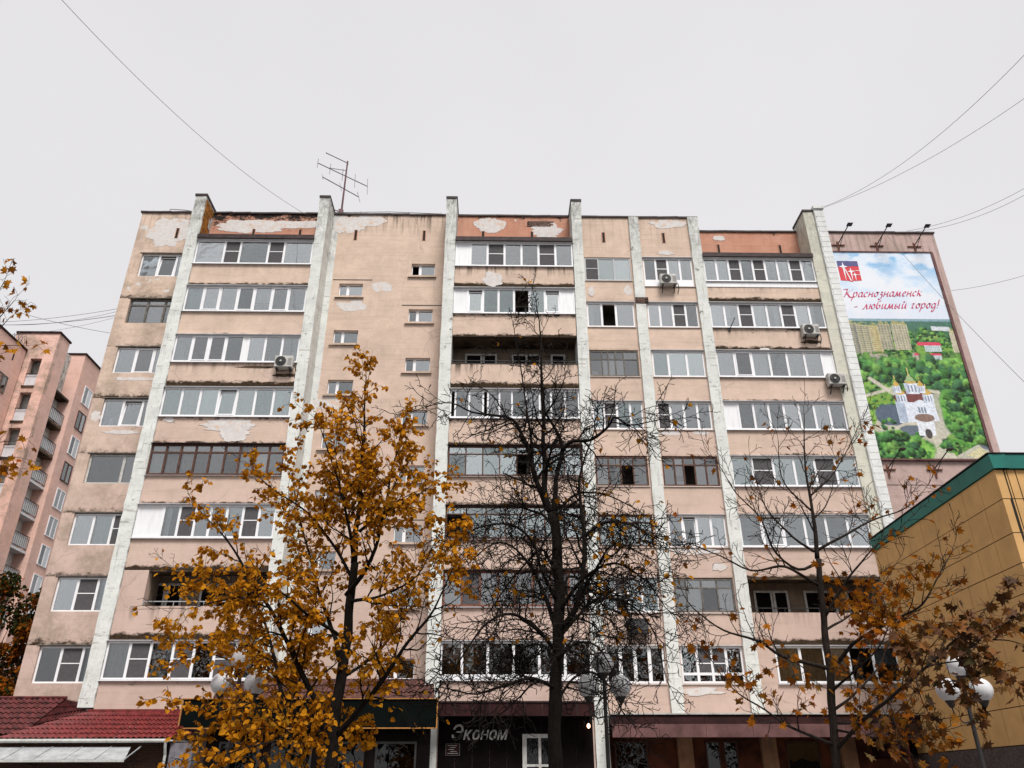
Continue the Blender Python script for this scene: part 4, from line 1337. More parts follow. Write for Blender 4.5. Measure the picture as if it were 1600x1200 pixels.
    for (x0, x1, ta, tb, tc_) in ((.64, .84, .467, .483, .514), (.59, .82, .520, .532, .555)):
        put(quad([(x0, ta), (x1, ta + .002), (x1 + .01, tb + .002), (x0 - .01, tb)]), (.62, .06, .12))
        q_ = quad([(x0 + .05, tb), (x1 + .005, tb), (x1, tc_), (x0 + .05, tc_)])
        put(q_, (.52, .60, .62))
        put(q_ * (((s_ * 60) % 1) < .5) * (((t * 140) % 1) < .55), (.16, .26, .28), .8)
    # tree line in front of the blocks
    tl = ((t > .535 - .03 * f2) & (t < .64)).astype(float)
    put(tl * sm(f1, .40, .5), (.035, .115, .030), .9)
    put(tl * sm(f1, .52, .60), (.15, .32, .06), .85)
    crowns(150, lambda g_: (g_.uniform(-.05, 1.05), g_.uniform(.555, .655)), .014, .028, GR, 1.4)
    crowns(90, lambda g_: (g_.uniform(.62, 1.05), g_.uniform(.62, .74)), .012, .024, GR, 1.3)
    crowns(40, lambda g_: (g_.uniform(-.05, .35), g_.uniform(.63, .78)), .007, .014, GR)
    # paths, square and shade round the church
    for (p0, p1, wd) in (((.13, .645), (.31, .715), .012), ((.07, .722), (.30, .69), .009), ((.62, .70), (.86, .715), .010)):
        dx, dy = p1[0] - p0[0], p1[1] - p0[1]
        k_ = np.clip(((s_ - p0[0]) * dx * A * A + (t - p0[1]) * dy) / (dx * dx * A * A + dy * dy), 0, 1)
        dd = np.hypot((s_ - p0[0] - k_ * dx) * A, t - p0[1] - k_ * dy)
        put(sm(dd, wd, wd * .5), (.55, .52, .42), .9)
    el = lambda cx, cy, rx, ry: sm(np.hypot((s_ - cx) / rx, (t - cy) / ry) + (f1 - .5) * .25, 1.06, .96)
    put(el(.42, .86, .34, .065), (.50, .47, .38))
    put(el(.70, .80, .16, .09), (.44, .43, .36), .8)
    put(el(.23, .81, .13, .048), (.09, .12, .17))
    put(el(.39, .885, .12, .03), (.12, .15, .19))
    put(quad([(.50, .90), (.58, .89), (.72, 1.0), (.50, 1.0)]), (.50, .47, .38))
    # bushes at the lower corners
    b_ = el(.22, .965, .32, .075)
    put(b_, (.05, .18, .03)); put(b_ * sm(f1, .48, .58), (.17, .42, .06)); put(b_ * sm(f3, .55, .66), (.30, .55, .12), .6)
    b_ = el(.88, .80, .20, .15)
    put(b_, (.035, .13, .03)); put(b_ * sm(f1, .47, .56), (.12, .34, .05)); put(b_ * sm(f3, .55, .66), (.24, .48, .12), .5)
    put(el(.70, .945, .15, .03) * sm(f1, .42, .5), (.08, .25, .04))
    put(quad([(.72, .985), (.95, .93), (1.02, .96), (1.02, 1.0), (.70, 1.0)]), (.48, .46, .38), .9)
    put(quad([(.80, .985), (.93, .95), (.98, .97), (.90, 1.0)]) * ((((s_ - t) * 45) % 1) < .5), (.72, .62, .26), .8)
    put(el(1.0, .92, .08, .04), (.07, .10, .15), .85)
    crowns(75, lambda g_: (g_.uniform(-.05, .44), g_.uniform(.89, 1.0)), .014, .028, GR)
    crowns(85, lambda g_: (g_.uniform(.76, 1.05), g_.uniform(.66, .93)), .016, .034, GR)
    crowns(14, lambda g_: (g_.uniform(.60, .74), g_.uniform(.93, .96)), .008, .016, GR)
    crowns(14, lambda g_: (g_.uniform(.14, .28), g_.uniform(.83, .89)), .008, .014, GR)
    # a white church with green and gold domes
    W_, SHD = (.64, .68, .76), (.30, .37, .48)
    put(quad([(.305, .735), (.64, .745), (.645, .835), (.30, .845)]), W_)
    put(quad([(.305, .735), (.38, .735), (.375, .845), (.305, .84)]), SHD, .8)
    put(quad([(.30, .722), (.40, .70), (.58, .70), (.64, .742), (.62, .756), (.31, .75)]), (.17, .055, .05))
    put(quad([(.47, .755), (.57, .755), (.60, .83), (.45, .83)]), W_)
    put(el(.52, .765, .06, .022), W_)
    for x in (.495, .52, .545): put(quad([(x - .007, .775), (x + .007, .775), (x + .007, .80), (x - .007, .80)]), (.20, .25, .30))
    put(quad([(.45, .815), (.60, .82), (.585, .90), (.44, .90)]), (.66, .69, .74))
    put(el(.525, .822, .085, .018), (.23, .15, .12))
    put(el(.525, .892, .03, .022), (.07, .06, .06))
    for (cx, cy, w_, h) in ((.478, .69, .062, .05), (.365, .735, .048, .042), (.60, .735, .048, .042), (.345, .693, .034, .034), (.56, .693, .034, .034)):
        put(quad([(cx - w_, cy - h / 2), (cx + w_, cy - h / 2), (cx + w_ * .95, cy + h / 2), (cx - w_ * .95, cy + h / 2)]), W_)
        put(quad([(cx - w_, cy - h / 2), (cx - w_ * .5, cy - h / 2), (cx - w_ * .5, cy + h / 2), (cx - w_ * .95, cy + h / 2)]), SHD, .6)
        for k in (-.45, .05, .5): put(quad([(cx + (k - .1) * w_, cy - h * .3), (cx + (k + .1) * w_, cy - h * .3), (cx + (k + .1) * w_, cy + h * .3), (cx + (k - .1) * w_, cy + h * .3)]), (.20, .24, .32))
        big = w_ > .06
        gc = (.30, .40, .20) if big else (.50, .34, .09)
        put(el(cx, cy - h / 2 - (.008 if big else .005), w_ * .80, .010 if big else .009), (.52, .36, .10))
        put(quad([(cx - w_ * .75, cy - h / 2 - .008), (cx, cy - h / 2 - (.048 if big else .026)), (cx + w_ * .75, cy - h / 2 - .008)]), gc)
        put(quad([(cx - .004, cy - h / 2 - (.075 if big else .045)), (cx + .004, cy - h / 2 - (.075 if big else .045)), (cx + .004, cy - h / 2 - .03), (cx - .004, cy - h / 2 - .03)]), (.60, .48, .18))
    k_ = np.where(t > hz, .56, .06)[..., None]
    return np.clip(col * (1 - k_ / 2 + k_ * fbm(xx, yy, 170, 2, 8)[..., None]), 0, 1)


def print_mesh(name, nx, ny):
    col = paint_board(nx, ny)
    xs_, zs_ = np.linspace(BX0, BX1, nx), np.linspace(BZ1, BZ0, ny)
    gx, gz = np.meshgrid(xs_, zs_)
    v = np.stack([gx, np.full_like(gx, yb_), gz], -1).reshape(-1, 3)
    i = np.arange(nx * ny).reshape(ny, nx)
    f = np.stack([i[:-1, :-1], i[1:, :-1], i[1:, 1:], i[:-1, 1:]], -1).reshape(-1, 4)
    me = bpy.data.meshes.new(name)
    me.vertices.add(len(v)); me.vertices.foreach_set('co', v.astype(np.float32).ravel())
    me.loops.add(f.size); me.loops.foreach_set('vertex_index', f.ravel().astype(np.int32))
    me.polygons.add(len(f)); me.polygons.foreach_set('loop_start', (np.arange(len(f)) * 4).astype(np.int32))
    at_ = me.color_attributes.new('print', 'FLOAT_COLOR', 'POINT')
    at_.data.foreach_set('color', np.concatenate([np.clip(col.reshape(-1, 3), 0, 1), np.ones((len(v), 1))], 1).astype(np.float32).ravel())
    me.update(calc_edges=True)
    me.validate()
    return me


pm = NT('printed_vinyl')
pc = pm.n('ShaderNodeVertexColor', {'layer_name': 'print'}).outputs['Color']
pme = print_mesh('print', 250, 500)
pme.materials.append(pm.done(pc, .55, .2))
po = link('print', pme, BBD)


def bpt(s_, t, o=0.): return V3((17.95 + s_ * 5.72, yb_ - .006 - o, BZ1 - t * 12.12))


# the emblem: red and blue shield with three white stars
m_red = paint('print_red', (.60, .035, .05), .55, .04, 3)
m_blue = paint('print_blue', (.075, .075, .21), .55, .08, 8)
m_wht = paint('print_white', (.80, .80, .84), .55, .03, 3)
m_crim = paint('print_crimson', (.50, .035, .12), .55, .05, 3)


def flat(poly, mat, name, o):
    p = [bpt(a, b, o) for a, b in poly]
    mb = MB()
    return mb.prism([(q_.x, q_.z) for q_ in p], p[0].y - .002, p[0].y + .002).build(name, mat, BBD)


e0, e1, f0, f1 = .074, .272, .049, .162
ev = lambda a, b: (e0 + (e1 - e0) * a, f0 + (f1 - f0) * b)
flat([ev(0, 0), ev(1, 0), ev(1, .93), ev(.62, .95), ev(.5, 1.0), ev(.38, .95), ev(0, .93)], m_red, 'emblem_field', 0)
flat([ev(0, 0), ev(1, 0), ev(1, .26), ev(.72, .24), ev(.5, .27), ev(.25, .22), ev(0, .30)], m_blue, 'emblem_sky', .005)


def star(cx, cy, r_, tail, dr=(.0, 1.0)):
    pts = []
    for i in range(8):
        a = i * math.pi / 4 - math.pi / 2
        rr = r_ if i % 2 == 0 else r_ * .30
        if i == 4: rr = tail
        pts.append(ev(cx + rr * math.cos(a), cy + rr * math.sin(a)))
    return pts


flat(star(.26, .27, .22, .72), m_wht, 'emblem_star', .010)
flat(star(.58, .50, .18, .48), m_wht, 'emblem_star', .010)
flat(star(.74, .66, .13, .32), m_wht, 'emblem_star', .010)
flat([ev(.30, .40), ev(.34, .38), ev(.52, .95), ev(.46, .95)], m_wht, 'emblem_ray', .012)
flat([ev(.60, .48), ev(.98, .44), ev(.98, .47)], m_wht, 'emblem_ray', .012)
flat([ev(.76, .66), ev(.98, .64), ev(.98, .67)], m_wht, 'emblem_ray', .012)

# brush-script lettering drawn with a broad nib: strokes per letter on a unit grid (x to the right, y up, x-height 1)
GL = {
    '\u041a': (1.5, [[(.55, 1.75), (.40, .9), (.12, .0)], [(1.55, 1.75), (1.0, 1.2), (.42, .9), (.75, .55), (1.05, .05), (1.45, -.05), (1.65, .15)], [(-.5, 1.35), (-.1, 1.62), (.55, 1.72)]]),
    '\u0440': (.95, [[(.28, 1.0), (.12, .1), (-.08, -.75)], [(.22, .62), (.50, 1.0), (.78, .86), (.72, .35), (.45, .0), (.18, .12)]]),
    '\u0430': (.95, [[(.75, .85), (.48, 1.0), (.18, .62), (.14, .18), (.36, .0), (.66, .40), (.80, .98)], [(.80, .98), (.68, .25), (.78, .0), (.98, .18)]]),
    '\u0441': (.78, [[(.68, .82), (.46, 1.0), (.16, .62), (.14, .20), (.36, .0), (.70, .20)]]),
    '\u043d': (1.0, [[(.28, 1.0), (.10, .0)], [(.18, .50), (.70, .52)], [(.84, 1.0), (.70, .2), (.80, .0), (1.0, .15)]]),
    '\u043e': (.85, [[(.46, 1.0), (.18, .70), (.14, .22), (.38, .0), (.66, .35), (.66, .80), (.46, 1.0), (.60, .86), (.92, .90)]]),
    '\u0437': (.78, [[(.22, .85), (.48, 1.0), (.64, .78), (.34, .55), (.60, .35), (.52, -.15), (.25, -.62), (.02, -.55), (.22, -.25), (.75, .10)]]),
    '\u043c': (1.25, [[(-.02, .05), (.12, .0), (.42, 1.0)], [(.42, 1.0), (.52, .05), (.95, 1.0)], [(.95, 1.0), (.88, .2), (.98, .0), (1.2, .15)]]),
    '\u0435': (.78, [[(.16, .45), (.62, .66), (.50, 1.0), (.22, .72), (.14, .22), (.38, .0), (.74, .22)]]),
    '\u043a': (.90, [[(.34, 1.28), (.10, .0)], [(.86, .98), (.60, .86), (.26, .52), (.46, .42), (.62, .02), (.90, .14)]]),
    '\u043b': (.95, [[(-.05, .08), (.10, .0), (.52, .98)], [(.52, .98), (.62, .15), (.72, .0), (.95, .16)]]),
    '\u044e': (1.2, [[(.26, 1.0), (.08, .0)], [(.16, .52), (.46, .54)], [(.76, 1.0), (.50, .70), (.46, .22), (.68, .0), (.98, .35), (.98, .80), (.76, 1.0)]]),
    '\u0431': (.90, [[(.84, 1.62), (.48, 1.55), (.20, .95), (.14, .25), (.38, .0), (.66, .35), (.60, .80), (.24, .62)]]),
    '\u0438': (1.0, [[(.28, 1.0), (.14, .22), (.28, .0), (.56, .30), (.80, 1.0)], [(.80, 1.0), (.68, .22), (.78, .0), (.98, .15)]]),
    '\u044b': (1.2, [[(.26, 1.0), (.10, .20), (.26, .0), (.54, .22), (.46, .52), (.18, .42)], [(.92, 1.0), (.78, .2), (.88, .0), (1.08, .15)]]),
    '\u0439': (1.0, [[(.28, 1.0), (.14, .22), (.28, .0), (.56, .30), (.80, 1.0)], [(.80, 1.0), (.68, .22), (.78, .0), (.98, .15)], [(.36, 1.45), (.52, 1.28), (.78, 1.48)]]),
    '\u0433': (.72, [[(.10, .80), (.26, 1.0), (.50, .92), (.62, .98)], [(.42, .96), (.16, .30), (.26, .0), (.60, .20)]]),
    '\u0434': (.92, [[(.75, .85), (.48, 1.0), (.18, .62), (.14, .18), (.36, .0), (.66, .40), (.78, .98)], [(.78, .98), (.62, .0), (.40, -.70), (.14, -.62), (.34, -.25), (.92, .12)]]),
    '!': (.6, [[(.46, 1.75), (.26, .45)], [(.18, .10), (.16, .0)]]),
    '-': (.9, [[(.10, .45), (.60, .48)]]), ' ': (.7, [])}


def smooth_poly(p, k=6):
    if len(p) < 3: return [V3((a, b, 0)) for a, b in p]
    q_ = [V3((a, b, 0)) for a, b in p]
    q_ = [2 * q_[0] - q_[1]] + q_ + [2 * q_[-1] - q_[-2]]
    o_ = []
    for i in range(1, len(q_) - 2):
        for j in range(k):
            u_ = j / k
            a, b, c_, d_ = q_[i - 1:i + 3]
            o_.append(.5 * ((2 * b) + (c_ - a) * u_ + (2 * a - 5 * b + 4 * c_ - d_) * u_ ** 2 + (3 * b - a - 3 * c_ + d_) * u_ ** 3))
    o_.append(q_[-2])
    return o_


def script(txt, s0, t0, s1, xh, slant=.30, rise=0.):
    tot = sum(GL[c][0] for c in txt)
    sx = (s1 - s0) * 5.72 / tot
    x = 0.
    for ch in txt:
        wd, strokes = GL[ch]
        if strokes:
            mb = MB()
            nib = V3((.13, .085, 0))
            for k, st in enumerate(strokes):
                pts = [V3(((p.x + x) * sx + p.y * xh * slant, p.y * xh + (x + p.x) * sx * rise, 0)) for p in smooth_poly(st)]
                nb = V3((nib.x * xh, nib.y * xh, 0))
                o_ = bpt(s0, t0, .004 + .001 * k)
                for a, b in zip(pts[:-1], pts[1:]):
                    mb.face([(o_.x + q_.x, o_.y, o_.z + q_.y) for q_ in (a - nb, b - nb, b + nb, a + nb)])
            mb.build('script_letter', m_crim, BBD)
        x += wd


script('\u041a\u0440\u0430\u0441\u043d\u043e\u0437\u043d\u0430\u043c\u0435\u043d\u0441\u043a', .060, .243, .800, .30, rise=.030)
script('- \u043b\u044e\u0431\u0438\u043c\u044b\u0439 \u0433\u043e\u0440\u043e\u0434!', .130, .304, .935, .30, rise=.025)

# flood lamps on brackets, three above the billboard and two below
fl = thing('flood_lamp', 'left flood lamp on a bracket above the billboard', 'lamp', (18.7, YR - .01, 28.15), 0, 'billboard flood lamps')
MB().box(-.38, .38, -.06, 0, -.02, .03).box(-.04, .04, -.05, 0, -.42, .25).build('wall_bracket', m_rust, fl, world=False)
MB().tube([(0, -.05, .05), (.32, -.95, .62)], .03, 6).tube([(0, -.04, -.3), (.16, -.5, .32)], .018, 5).build('arm', m_dark, fl, world=False)
MB().hexa([(.20, -1.2, .62), (.50, -1.2, .62), (.50, -.93, .58), (.20, -.93, .58), (.22, -1.17, .655), (.48, -1.17, .655), (.48, -.95, .62), (.22, -.95, .62)]).build('lamp_head', m_dark, fl, world=False)
for (x, z, lb) in ((20.85, 28.12, 'middle flood lamp on a bracket above the billboard'), (22.95, 28.10, 'right flood lamp on a bracket above the billboard'), (18.55, 14.97, 'left flood lamp below the billboard'), (20.8, 14.97, 'right flood lamp below the billboard')):
    c_ = copy_tree(fl)
    c_.location = (x, YR - .01, z)
    c_['label'] = lb

# ------------------------------------------------------------------ air conditioners
ac = thing('air_conditioner', 'air conditioner under the fourth floor down windows beside the second pilaster', 'air conditioner', (0, 0, 0), 0, 'air conditioner boxes on the facade')


def rbox(x0, x1, y0, y1, z0, z1, b=.03):
    mb = MB()
    for (y, s_) in ((y0, b), (y0 + b, 0), (y1, 0)):
        mb.v += [(x0 + s_, y, z0 + s_), (x1 - s_, y, z0 + s_), (x1 - s_, y, z1 - s_), (x0 + s_, y, z1 - s_)]
    for i in (0, 4):
        for k in range(4): mb.f.append((i + k, i + (k + 1) % 4, i + 4 + (k + 1) % 4, i + 4 + k))
    mb.f += [(3, 2, 1, 0), (8, 9, 10, 11)]
    return mb


rbox(-.42, .42, -.40, -.10, 0, .60).build('casing', m_ac, ac, world=False)
MB().lathe([(.245, 0), (.245, .012), (.20, .014)], c=(-.12, -.402, .30), n=18, axis='y').build('fan_disc', m_acd, ac, world=False)
gr = MB()
for rr in (.06, .12, .18, .24):
    gr.tube([(-.12 + rr * math.cos(a * math.pi / 9), -.428, .30 + rr * math.sin(a * math.pi / 9)) for a in range(19)], .006, 4)
for a in range(4): gr.tube([(-.12 + .24 * math.cos(a * math.pi / 4), -.424, .30 + .24 * math.sin(a * math.pi / 4)), (-.12 - .24 * math.cos(a * math.pi / 4), -.424, .30 - .24 * math.sin(a * math.pi / 4))], .005, 4)
gr.build('fan_grille', m_letterd, ac, world=False)
MB().lathe([(.05, 0), (.05, .03)], c=(-.12, -.43, .30), n=10, axis='y').build('fan_hub', m_ac, ac, world=False)
sv = MB()
for i in range(6): sv.box(.20, .38, -.407, -.40, .12 + i * .06, .14 + i * .06)
sv.build('louvre', m_letterd, ac, world=False)
bk = MB()
for x in (-.3, .3): bk.box(x - .02, x + .02, -.42, 0, -.05, -.005).hexa([(x - .018, -.36, -.06), (x + .018, -.36, -.06), (x + .018, 0, -.36), (x - .018, 0, -.36), (x - .018, -.32, -.055), (x + .018, -.32, -.055), (x + .018, 0, -.30), (x - .018, 0, -.30)])
bk.build('bracket', m_dark, ac, world=False)
MB().tube([(.42, -.2, .2), (.52, -.16, .12), (.56, -.06, -.1), (.5, .0, -.35)], .022, 6).build('hose', m_dark, ac, world=False)
ac.location = (-9.95, YF, 18.86)
for i, (x, y, z, rz, lb) in enumerate(((8.70, Y0 - .03, 24.46, 0, 'air conditioner on the white apron panel of the top floor window'),
                                      (15.55, Y0, 21.52, 0, 'air conditioner with a looped black hose below the right balcony glazing'),
                                      (16.30, Y0 - .05, 18.72, 0, 'air conditioner against the cream end pilaster'),
                                      (5.85, Y0, 7.18, 0, 'dark stained air conditioner behind the bare tree twigs'))):
    c_ = copy_tree(ac)
    c_.location = (x, y, z)
    c_.rotation_euler = (0, 0, rz)
    c_['label'] = lb
    if i == 3:
        for o in c_.children:
            if o.name.startswith('casing'): o.data = o.data.copy(); o.data.materials[0] = m_acd
ac['label'] = 'air conditioner beside the second white pilaster below long glazing'

# small rope pulley bracket on the parapet, right bay
PU = thing('wall_bracket', 'thin black bracket arm sticking out of the right balcony parapet', 'bracket', (11.7, Y0, 22.0))
MB().tube([(-.12, -.02, -.05), (.0, -.4, .2), (.1, -.45, .42)], .022, 5).build('arm', m_dark, PU, world=False)
MB().box(-.18, -.06, -.06, 0, -.12, .02).build('plate', m_dark, PU, world=False)

# ------------------------------------------------------------------ roof aerial
AN = thing('roof_antenna', 'tall rusty roof antenna mast with several rod arrays', 'antenna', (-9.36, 37.0, 28.8))
MB().tube([(-.1, 0, 0), (0, 0, 3.0), (.0, 0, 7.1)], [.085, .07, .05], 6).build('mast', m_aer, AN, world=False)
MB().box(-.16, .10, -.1, .1, 2.6, 3.3).build('junction_box', m_aer, AN, world=False)


def yagi(z, a, b, n, half, tilt, az):
    """boom from a to b on direction az, n elements of decreasing half-length"""
    mb = MB()
    u = V3((math.cos(az), math.sin(az), tilt))
    e = V3((-math.sin(az) * .75, math.cos(az) * .4, .8)).normalized()
    mb.tube([V3((0, 0, z)) + u * a, V3((0, 0, z)) + u * b], .03, 5)
    for i in range(n):
        p = V3((0, 0, z)) + u * (a + (b - a) * i / (n - 1))
        h = half * (.75 + .5 * i / (n - 1))
        mb.tube([p - e * h, p + e * h], .018, 4)
    mb.build('rod_array', m_aerg, AN, world=False)


yagi(5.9, -1.75, 1.35, 5, .95, -.45, .15)
yagi(6.95, -1.35, .05, 2, .15, -.50, .1)
yagi(4.9, -1.35, .9, 3, .6, -.42, .3)
yagi(3.1, -1.1, 2.3, 5, .14, -.42, .05)
yagi(1.6, -1.5, 1.5, 4, .12, -.30, .05)
MB().tube([(-1.1, 0, 6.55), (-.05, 0, 6.35)], .02, 4).tube([(1.45, .1, 3.2), (1.3, .1, .3)], .02, 4).build('stay', m_aerg, AN, world=False)
RL = thing('roof_cable_rail', 'thin sagging cable along the roof edge behind the parapet', 'cable', (-6, Y0 + 2, 29))
mb = MB()
mb.tube([(-18, Y0 + .6, 29.75), (-17.2, Y0 + .6, 29.7), (-15.9, Y0 + .6, 29.45)], .02, 4)
mb.tube([(-12, Y0 + .6, 29.40), (-9.5, Y0 + .6, 29.62), (-6, Y0 + .6, 29.72), (-3.2, Y0 + .6, 29.62)], .018, 4)
for x in (-18, -7.6, -5, -3.2): mb.tube([(x, Y0 + .6, 29.0), (x, Y0 + .6, 29.72)], .015, 4)
mb.build('cable', m_cable, RL)

# ------------------------------------------------------------------ street lamps with three opal globes
lamp = thing('street_lamp', 'black three globe street lamp half hidden in the golden tree', 'street lamp', (0, 0, 0), 0, 'three globe street lamps')
LHT = 4.0
MB().tube([(0, 0, 0), (0, 0, .5), (0, 0, .55), (0, 0, LHT - .25)], [.09, .085, .05, .042], 10).build('pole', m_dark, lamp, world=False)
for (x, z, top) in ((0, LHT, True), (-.36, LHT - .50, False), (.36, LHT - .50, False)):
    if not top:
        MB().tube([(0, 0, z - .62), (x * .5, 0, z - .66), (x * .92, 0, z - .52), (x, 0, z - .36)], .018, 6).build('arm', m_dark, lamp, world=False)
    gl = MB().lathe([(.03, -.232)] + [(.245 * math.sin(a), -.245 * math.cos(a)) for a in [math.pi * i / 10 for i in range(1, 10)]] + [(.02, .245)], c=(x, 0, z), n=20).build('globe', m_globe, lamp, world=False, smooth=True)
    MB().lathe([(.035, -.36), (.05, -.34), (.11, -.23), (.12, -.19)], c=(x, 0, z), n=12).build('holder', m_dark, gl, world=False)
spots = ((-5.66, 18.5, 4.13, None), (2.42, 18.7, 4.09, 'black three globe street lamp in front of the fourth white pilaster'), (10.15, 18.0, 3.94, 'black three globe street lamp by the ochre building among bronze leaves'))
for i, (x, y, zt, lb) in enumerate(spots):
    l_ = lamp if i == 0 else copy_tree(lamp)
    l_.location = (x, y, zt - LHT)
    if lb: l_['label'] = lb
# ------------------------------------------------------------------ trees
rt = random.Random(21)


def rvec():
    while True:
        v = V3((rt.uniform(-1, 1), rt.uniform(-1, 1), rt.uniform(-1, 1)))
        if .05 < v.length < 1: return v.normalized()


def side_dir(d, ang, flat=.0):
    """direction leaving d at angle ang, at a random azimuth"""
    a = rvec()
    a = (a - d * a.dot(d))
    if a.length < 1e-3: a = d.orthogonal()
    a.normalize()
    return (d * math.cos(ang) + a * math.sin(ang)).normalized()


class Tree:
    def __init__(s, name, label, cat, base, mat, leafmats, leafshape, lsize, cfg, root=None):
        s.root = root or thing(name, label, cat, base)
        s.mat, s.lm, s.shape, s.ls, s.cfg = mat, leafmats, leafshape, lsize, cfg
        s.limbs = []
        s.tw = MB()
        s.lv = [MB() for _ in leafmats]
        s.single = []
        s.leafprob = None

    def limb(s, pts, r0, r1, kids=True, name='limb', sp=None, start=.15, klen=None, sub=0):
        P_ = [V3(p) for p in pts]
        q_ = [2 * P_[0] - P_[1]] + P_ + [2 * P_[-1] - P_[-2]]
        o_ = []
        for i in range(1, len(q_) - 2):
            k = max(3, int((q_[i + 1] - q_[i]).length / .16))
            for j in range(k):
                u_ = j / k
                a, b, c_, d_ = q_[i - 1:i + 3]
                o_.append(.5 * ((2 * b) + (c_ - a) * u_ + (2 * a - 5 * b + 4 * c_ - d_) * u_ ** 2 + (3 * b - a - 3 * c_ + d_) * u_ ** 3))
        o_.append(q_[-2])
        wob = rt.uniform(0, 50)
        n = len(o_)
        for i in range(1, n):
            o_[i] = o_[i] + noise.noise_vector(o_[i] * 1.3 + V3((wob, 0, 0))) * min(.10, .03 + r0 * .2) * min(1, i / 4)
        rad = [(r0 + (r1 - r0) * (i / (n - 1)) ** .85) * (1 + .12 * noise.noise(o_[i] * 3)) for i in range(n)]
        mb = MB().tube(o_, rad, 8 if r0 > .05 else 6)
        s.limbs.append((name, mb))
        if kids:
            L = sum((o_[i + 1] - o_[i]).length for i in range(n - 1))
            acc, nxt = 0., L * start
            sp = sp or s.cfg['sp0']
            for i in range(n - 1):
                d = (o_[i + 1] - o_[i])
                acc += d.length
                while acc > nxt:
                    t_ = nxt / L
                    nxt += sp * rt.uniform(.6, 1.4)
                    ln = (klen or s.cfg['len0']) * rt.uniform(.6, 1.25) * (1.1 - .55 * t_)
                    s.grow(o_[i + 1], side_dir(d.normalized(), R(rt.uniform(*s.cfg['ang']))), ln, min(rad[i] * .55, s.cfg['r0']), sub)
            s.grow(o_[-1], (o_[-1] - o_[-2]).normalized(), (klen or s.cfg['len0']) * .8, r1 * .9, sub)

    def grow(s, p, d, L, r, lvl):
        c = s.cfg
        d = V3((d.x, d.y * c.get('flat', .8), d.z)).normalized()
        stp = c['step'][lvl]
        n = max(2, int(L / stp))
        stp = L / n
        pts = [p.copy()]
        dirs = []
        trop = c['trop'][lvl]
        for i in range(n):
            d = (d + rvec() * c['wander'][lvl] + V3((0, 0, trop)) * stp + (V3((0, 0, c['tip'][lvl])) * stp if i > n * .55 else V3((0, 0, 0)))).normalized()
            pts.append(pts[-1] + d * stp)
            dirs.append(d)
        rad = [max(c['rmin'], r * (1 - .7 * i / n)) for i in range(n + 1)]
        s.tw.tube(pts, rad, 5 if r > .014 else 3, cap=False)
        last = lvl >= c['lmax']
        if not last:
            acc, nxt = 0., c['sp'][lvl] * rt.uniform(.3, 1.)
            sgn = 1
            for i in range(n):
                acc += stp
                while acc > nxt:
                    nxt += c['sp'][lvl] * rt.uniform(.6, 1.4)
                    t_ = acc / L
                    dd = side_dir(dirs[i], R(rt.uniform(*c['ang'])))
                    s.grow(pts[i + 1], dd, L * c['ratio'] * rt.uniform(.55, 1.2) * (1.15 - .6 * t_), rad[i + 1] * .62, lvl + 1)
        if lvl >= c['leaflvl']:
            nl = c['nleaf']
            for i in range(n):
                for _ in range(nl):
                    pp = pts[i].lerp(pts[i + 1], rt.random())
                    pr = s.leafprob(pp) if s.leafprob else 1.
                    if rt.random() < pr: s.leaf(pp)

    def leaf(s, p, mi=None):
        sz = s.ls * rt.uniform(.65, 1.25)
        a = rt.uniform(0, 2 * math.pi)
        # leaves hang: stalk outwards and down, blade facing roughly up or out
        down = V3((math.cos(a) * .8, math.sin(a) * .8, -rt.uniform(.1, 1.1))).normalized()
        nrm = (rvec() + V3((0, -.35, .7))).normalized()
        side = down.cross(nrm)
        if side.length < .1: side = down.orthogonal()
        side.normalize()
        nrm = side.cross(down).normalized()
        o = p + down * sz * .35
        mb = s.lv[mi if mi is not None else rt.randrange(len(s.lv))]
        if s.single is not None and s.cfg.get('single'):
            s.single.append((o, side, down, nrm, sz))
            return
        s.add_leaf(mb, o, side, down, nrm, sz)

    def add_leaf(s, mb, o, side, down, nrm, sz):
        base = len(mb.v)
        fold = rt.uniform(.1, .35)
        for (x, y) in s.shape['v']:
            q = o + side * (x * sz) + down * (y * sz) + nrm * (abs(x) * fold * sz - y * y * .12 * sz)
            mb.v.append((q.x, q.y, q.z))
        for f in s.shape['f']: mb.f.append(tuple(base + k for k in f))

    def finish(s, leafname='leaves'):
        for nm, mb in s.limbs: mb.build(nm, s.mat, s.root, smooth=True)
        if s.tw.v: s.tw.build('twigs', s.mat, s.root, kind='stuff')
        for mb, m in zip(s.lv, s.lm):
            if mb.v: mb.build(leafname, m, s.root, kind='stuff')


LINDEN = dict(v=[(0, 0), (.34, -.04), (.52, .32), (.34, .72), (0, 1.08), (-.34, .72), (-.52, .32), (-.34, -.04)], f=[(0, 1, 2, 3, 4), (0, 4, 5, 6, 7)])
MAPLE = dict(v=[(0, 0), (.30, -.10), (.24, .14), (.68, .16), (.44, .40), (.62, .78), (.26, .64), (0, 1.12), (-.26, .64), (-.62, .78), (-.44, .40), (-.68, .16), (-.24, .14), (-.30, -.10)],
             f=[(0, 1, 2), (0, 2, 3, 4), (0, 4, 5, 6), (0, 6, 7), (0, 7, 8), (0, 8, 9, 10), (0, 10, 11, 12), (0, 12, 13)])


def L_(D, *pts):
    """limb through picture points (u, v, depth offset) of the survey photograph"""
    return [at(p[0], p[1], D + (p[2] if len(p) > 2 else 0)) for p in pts]


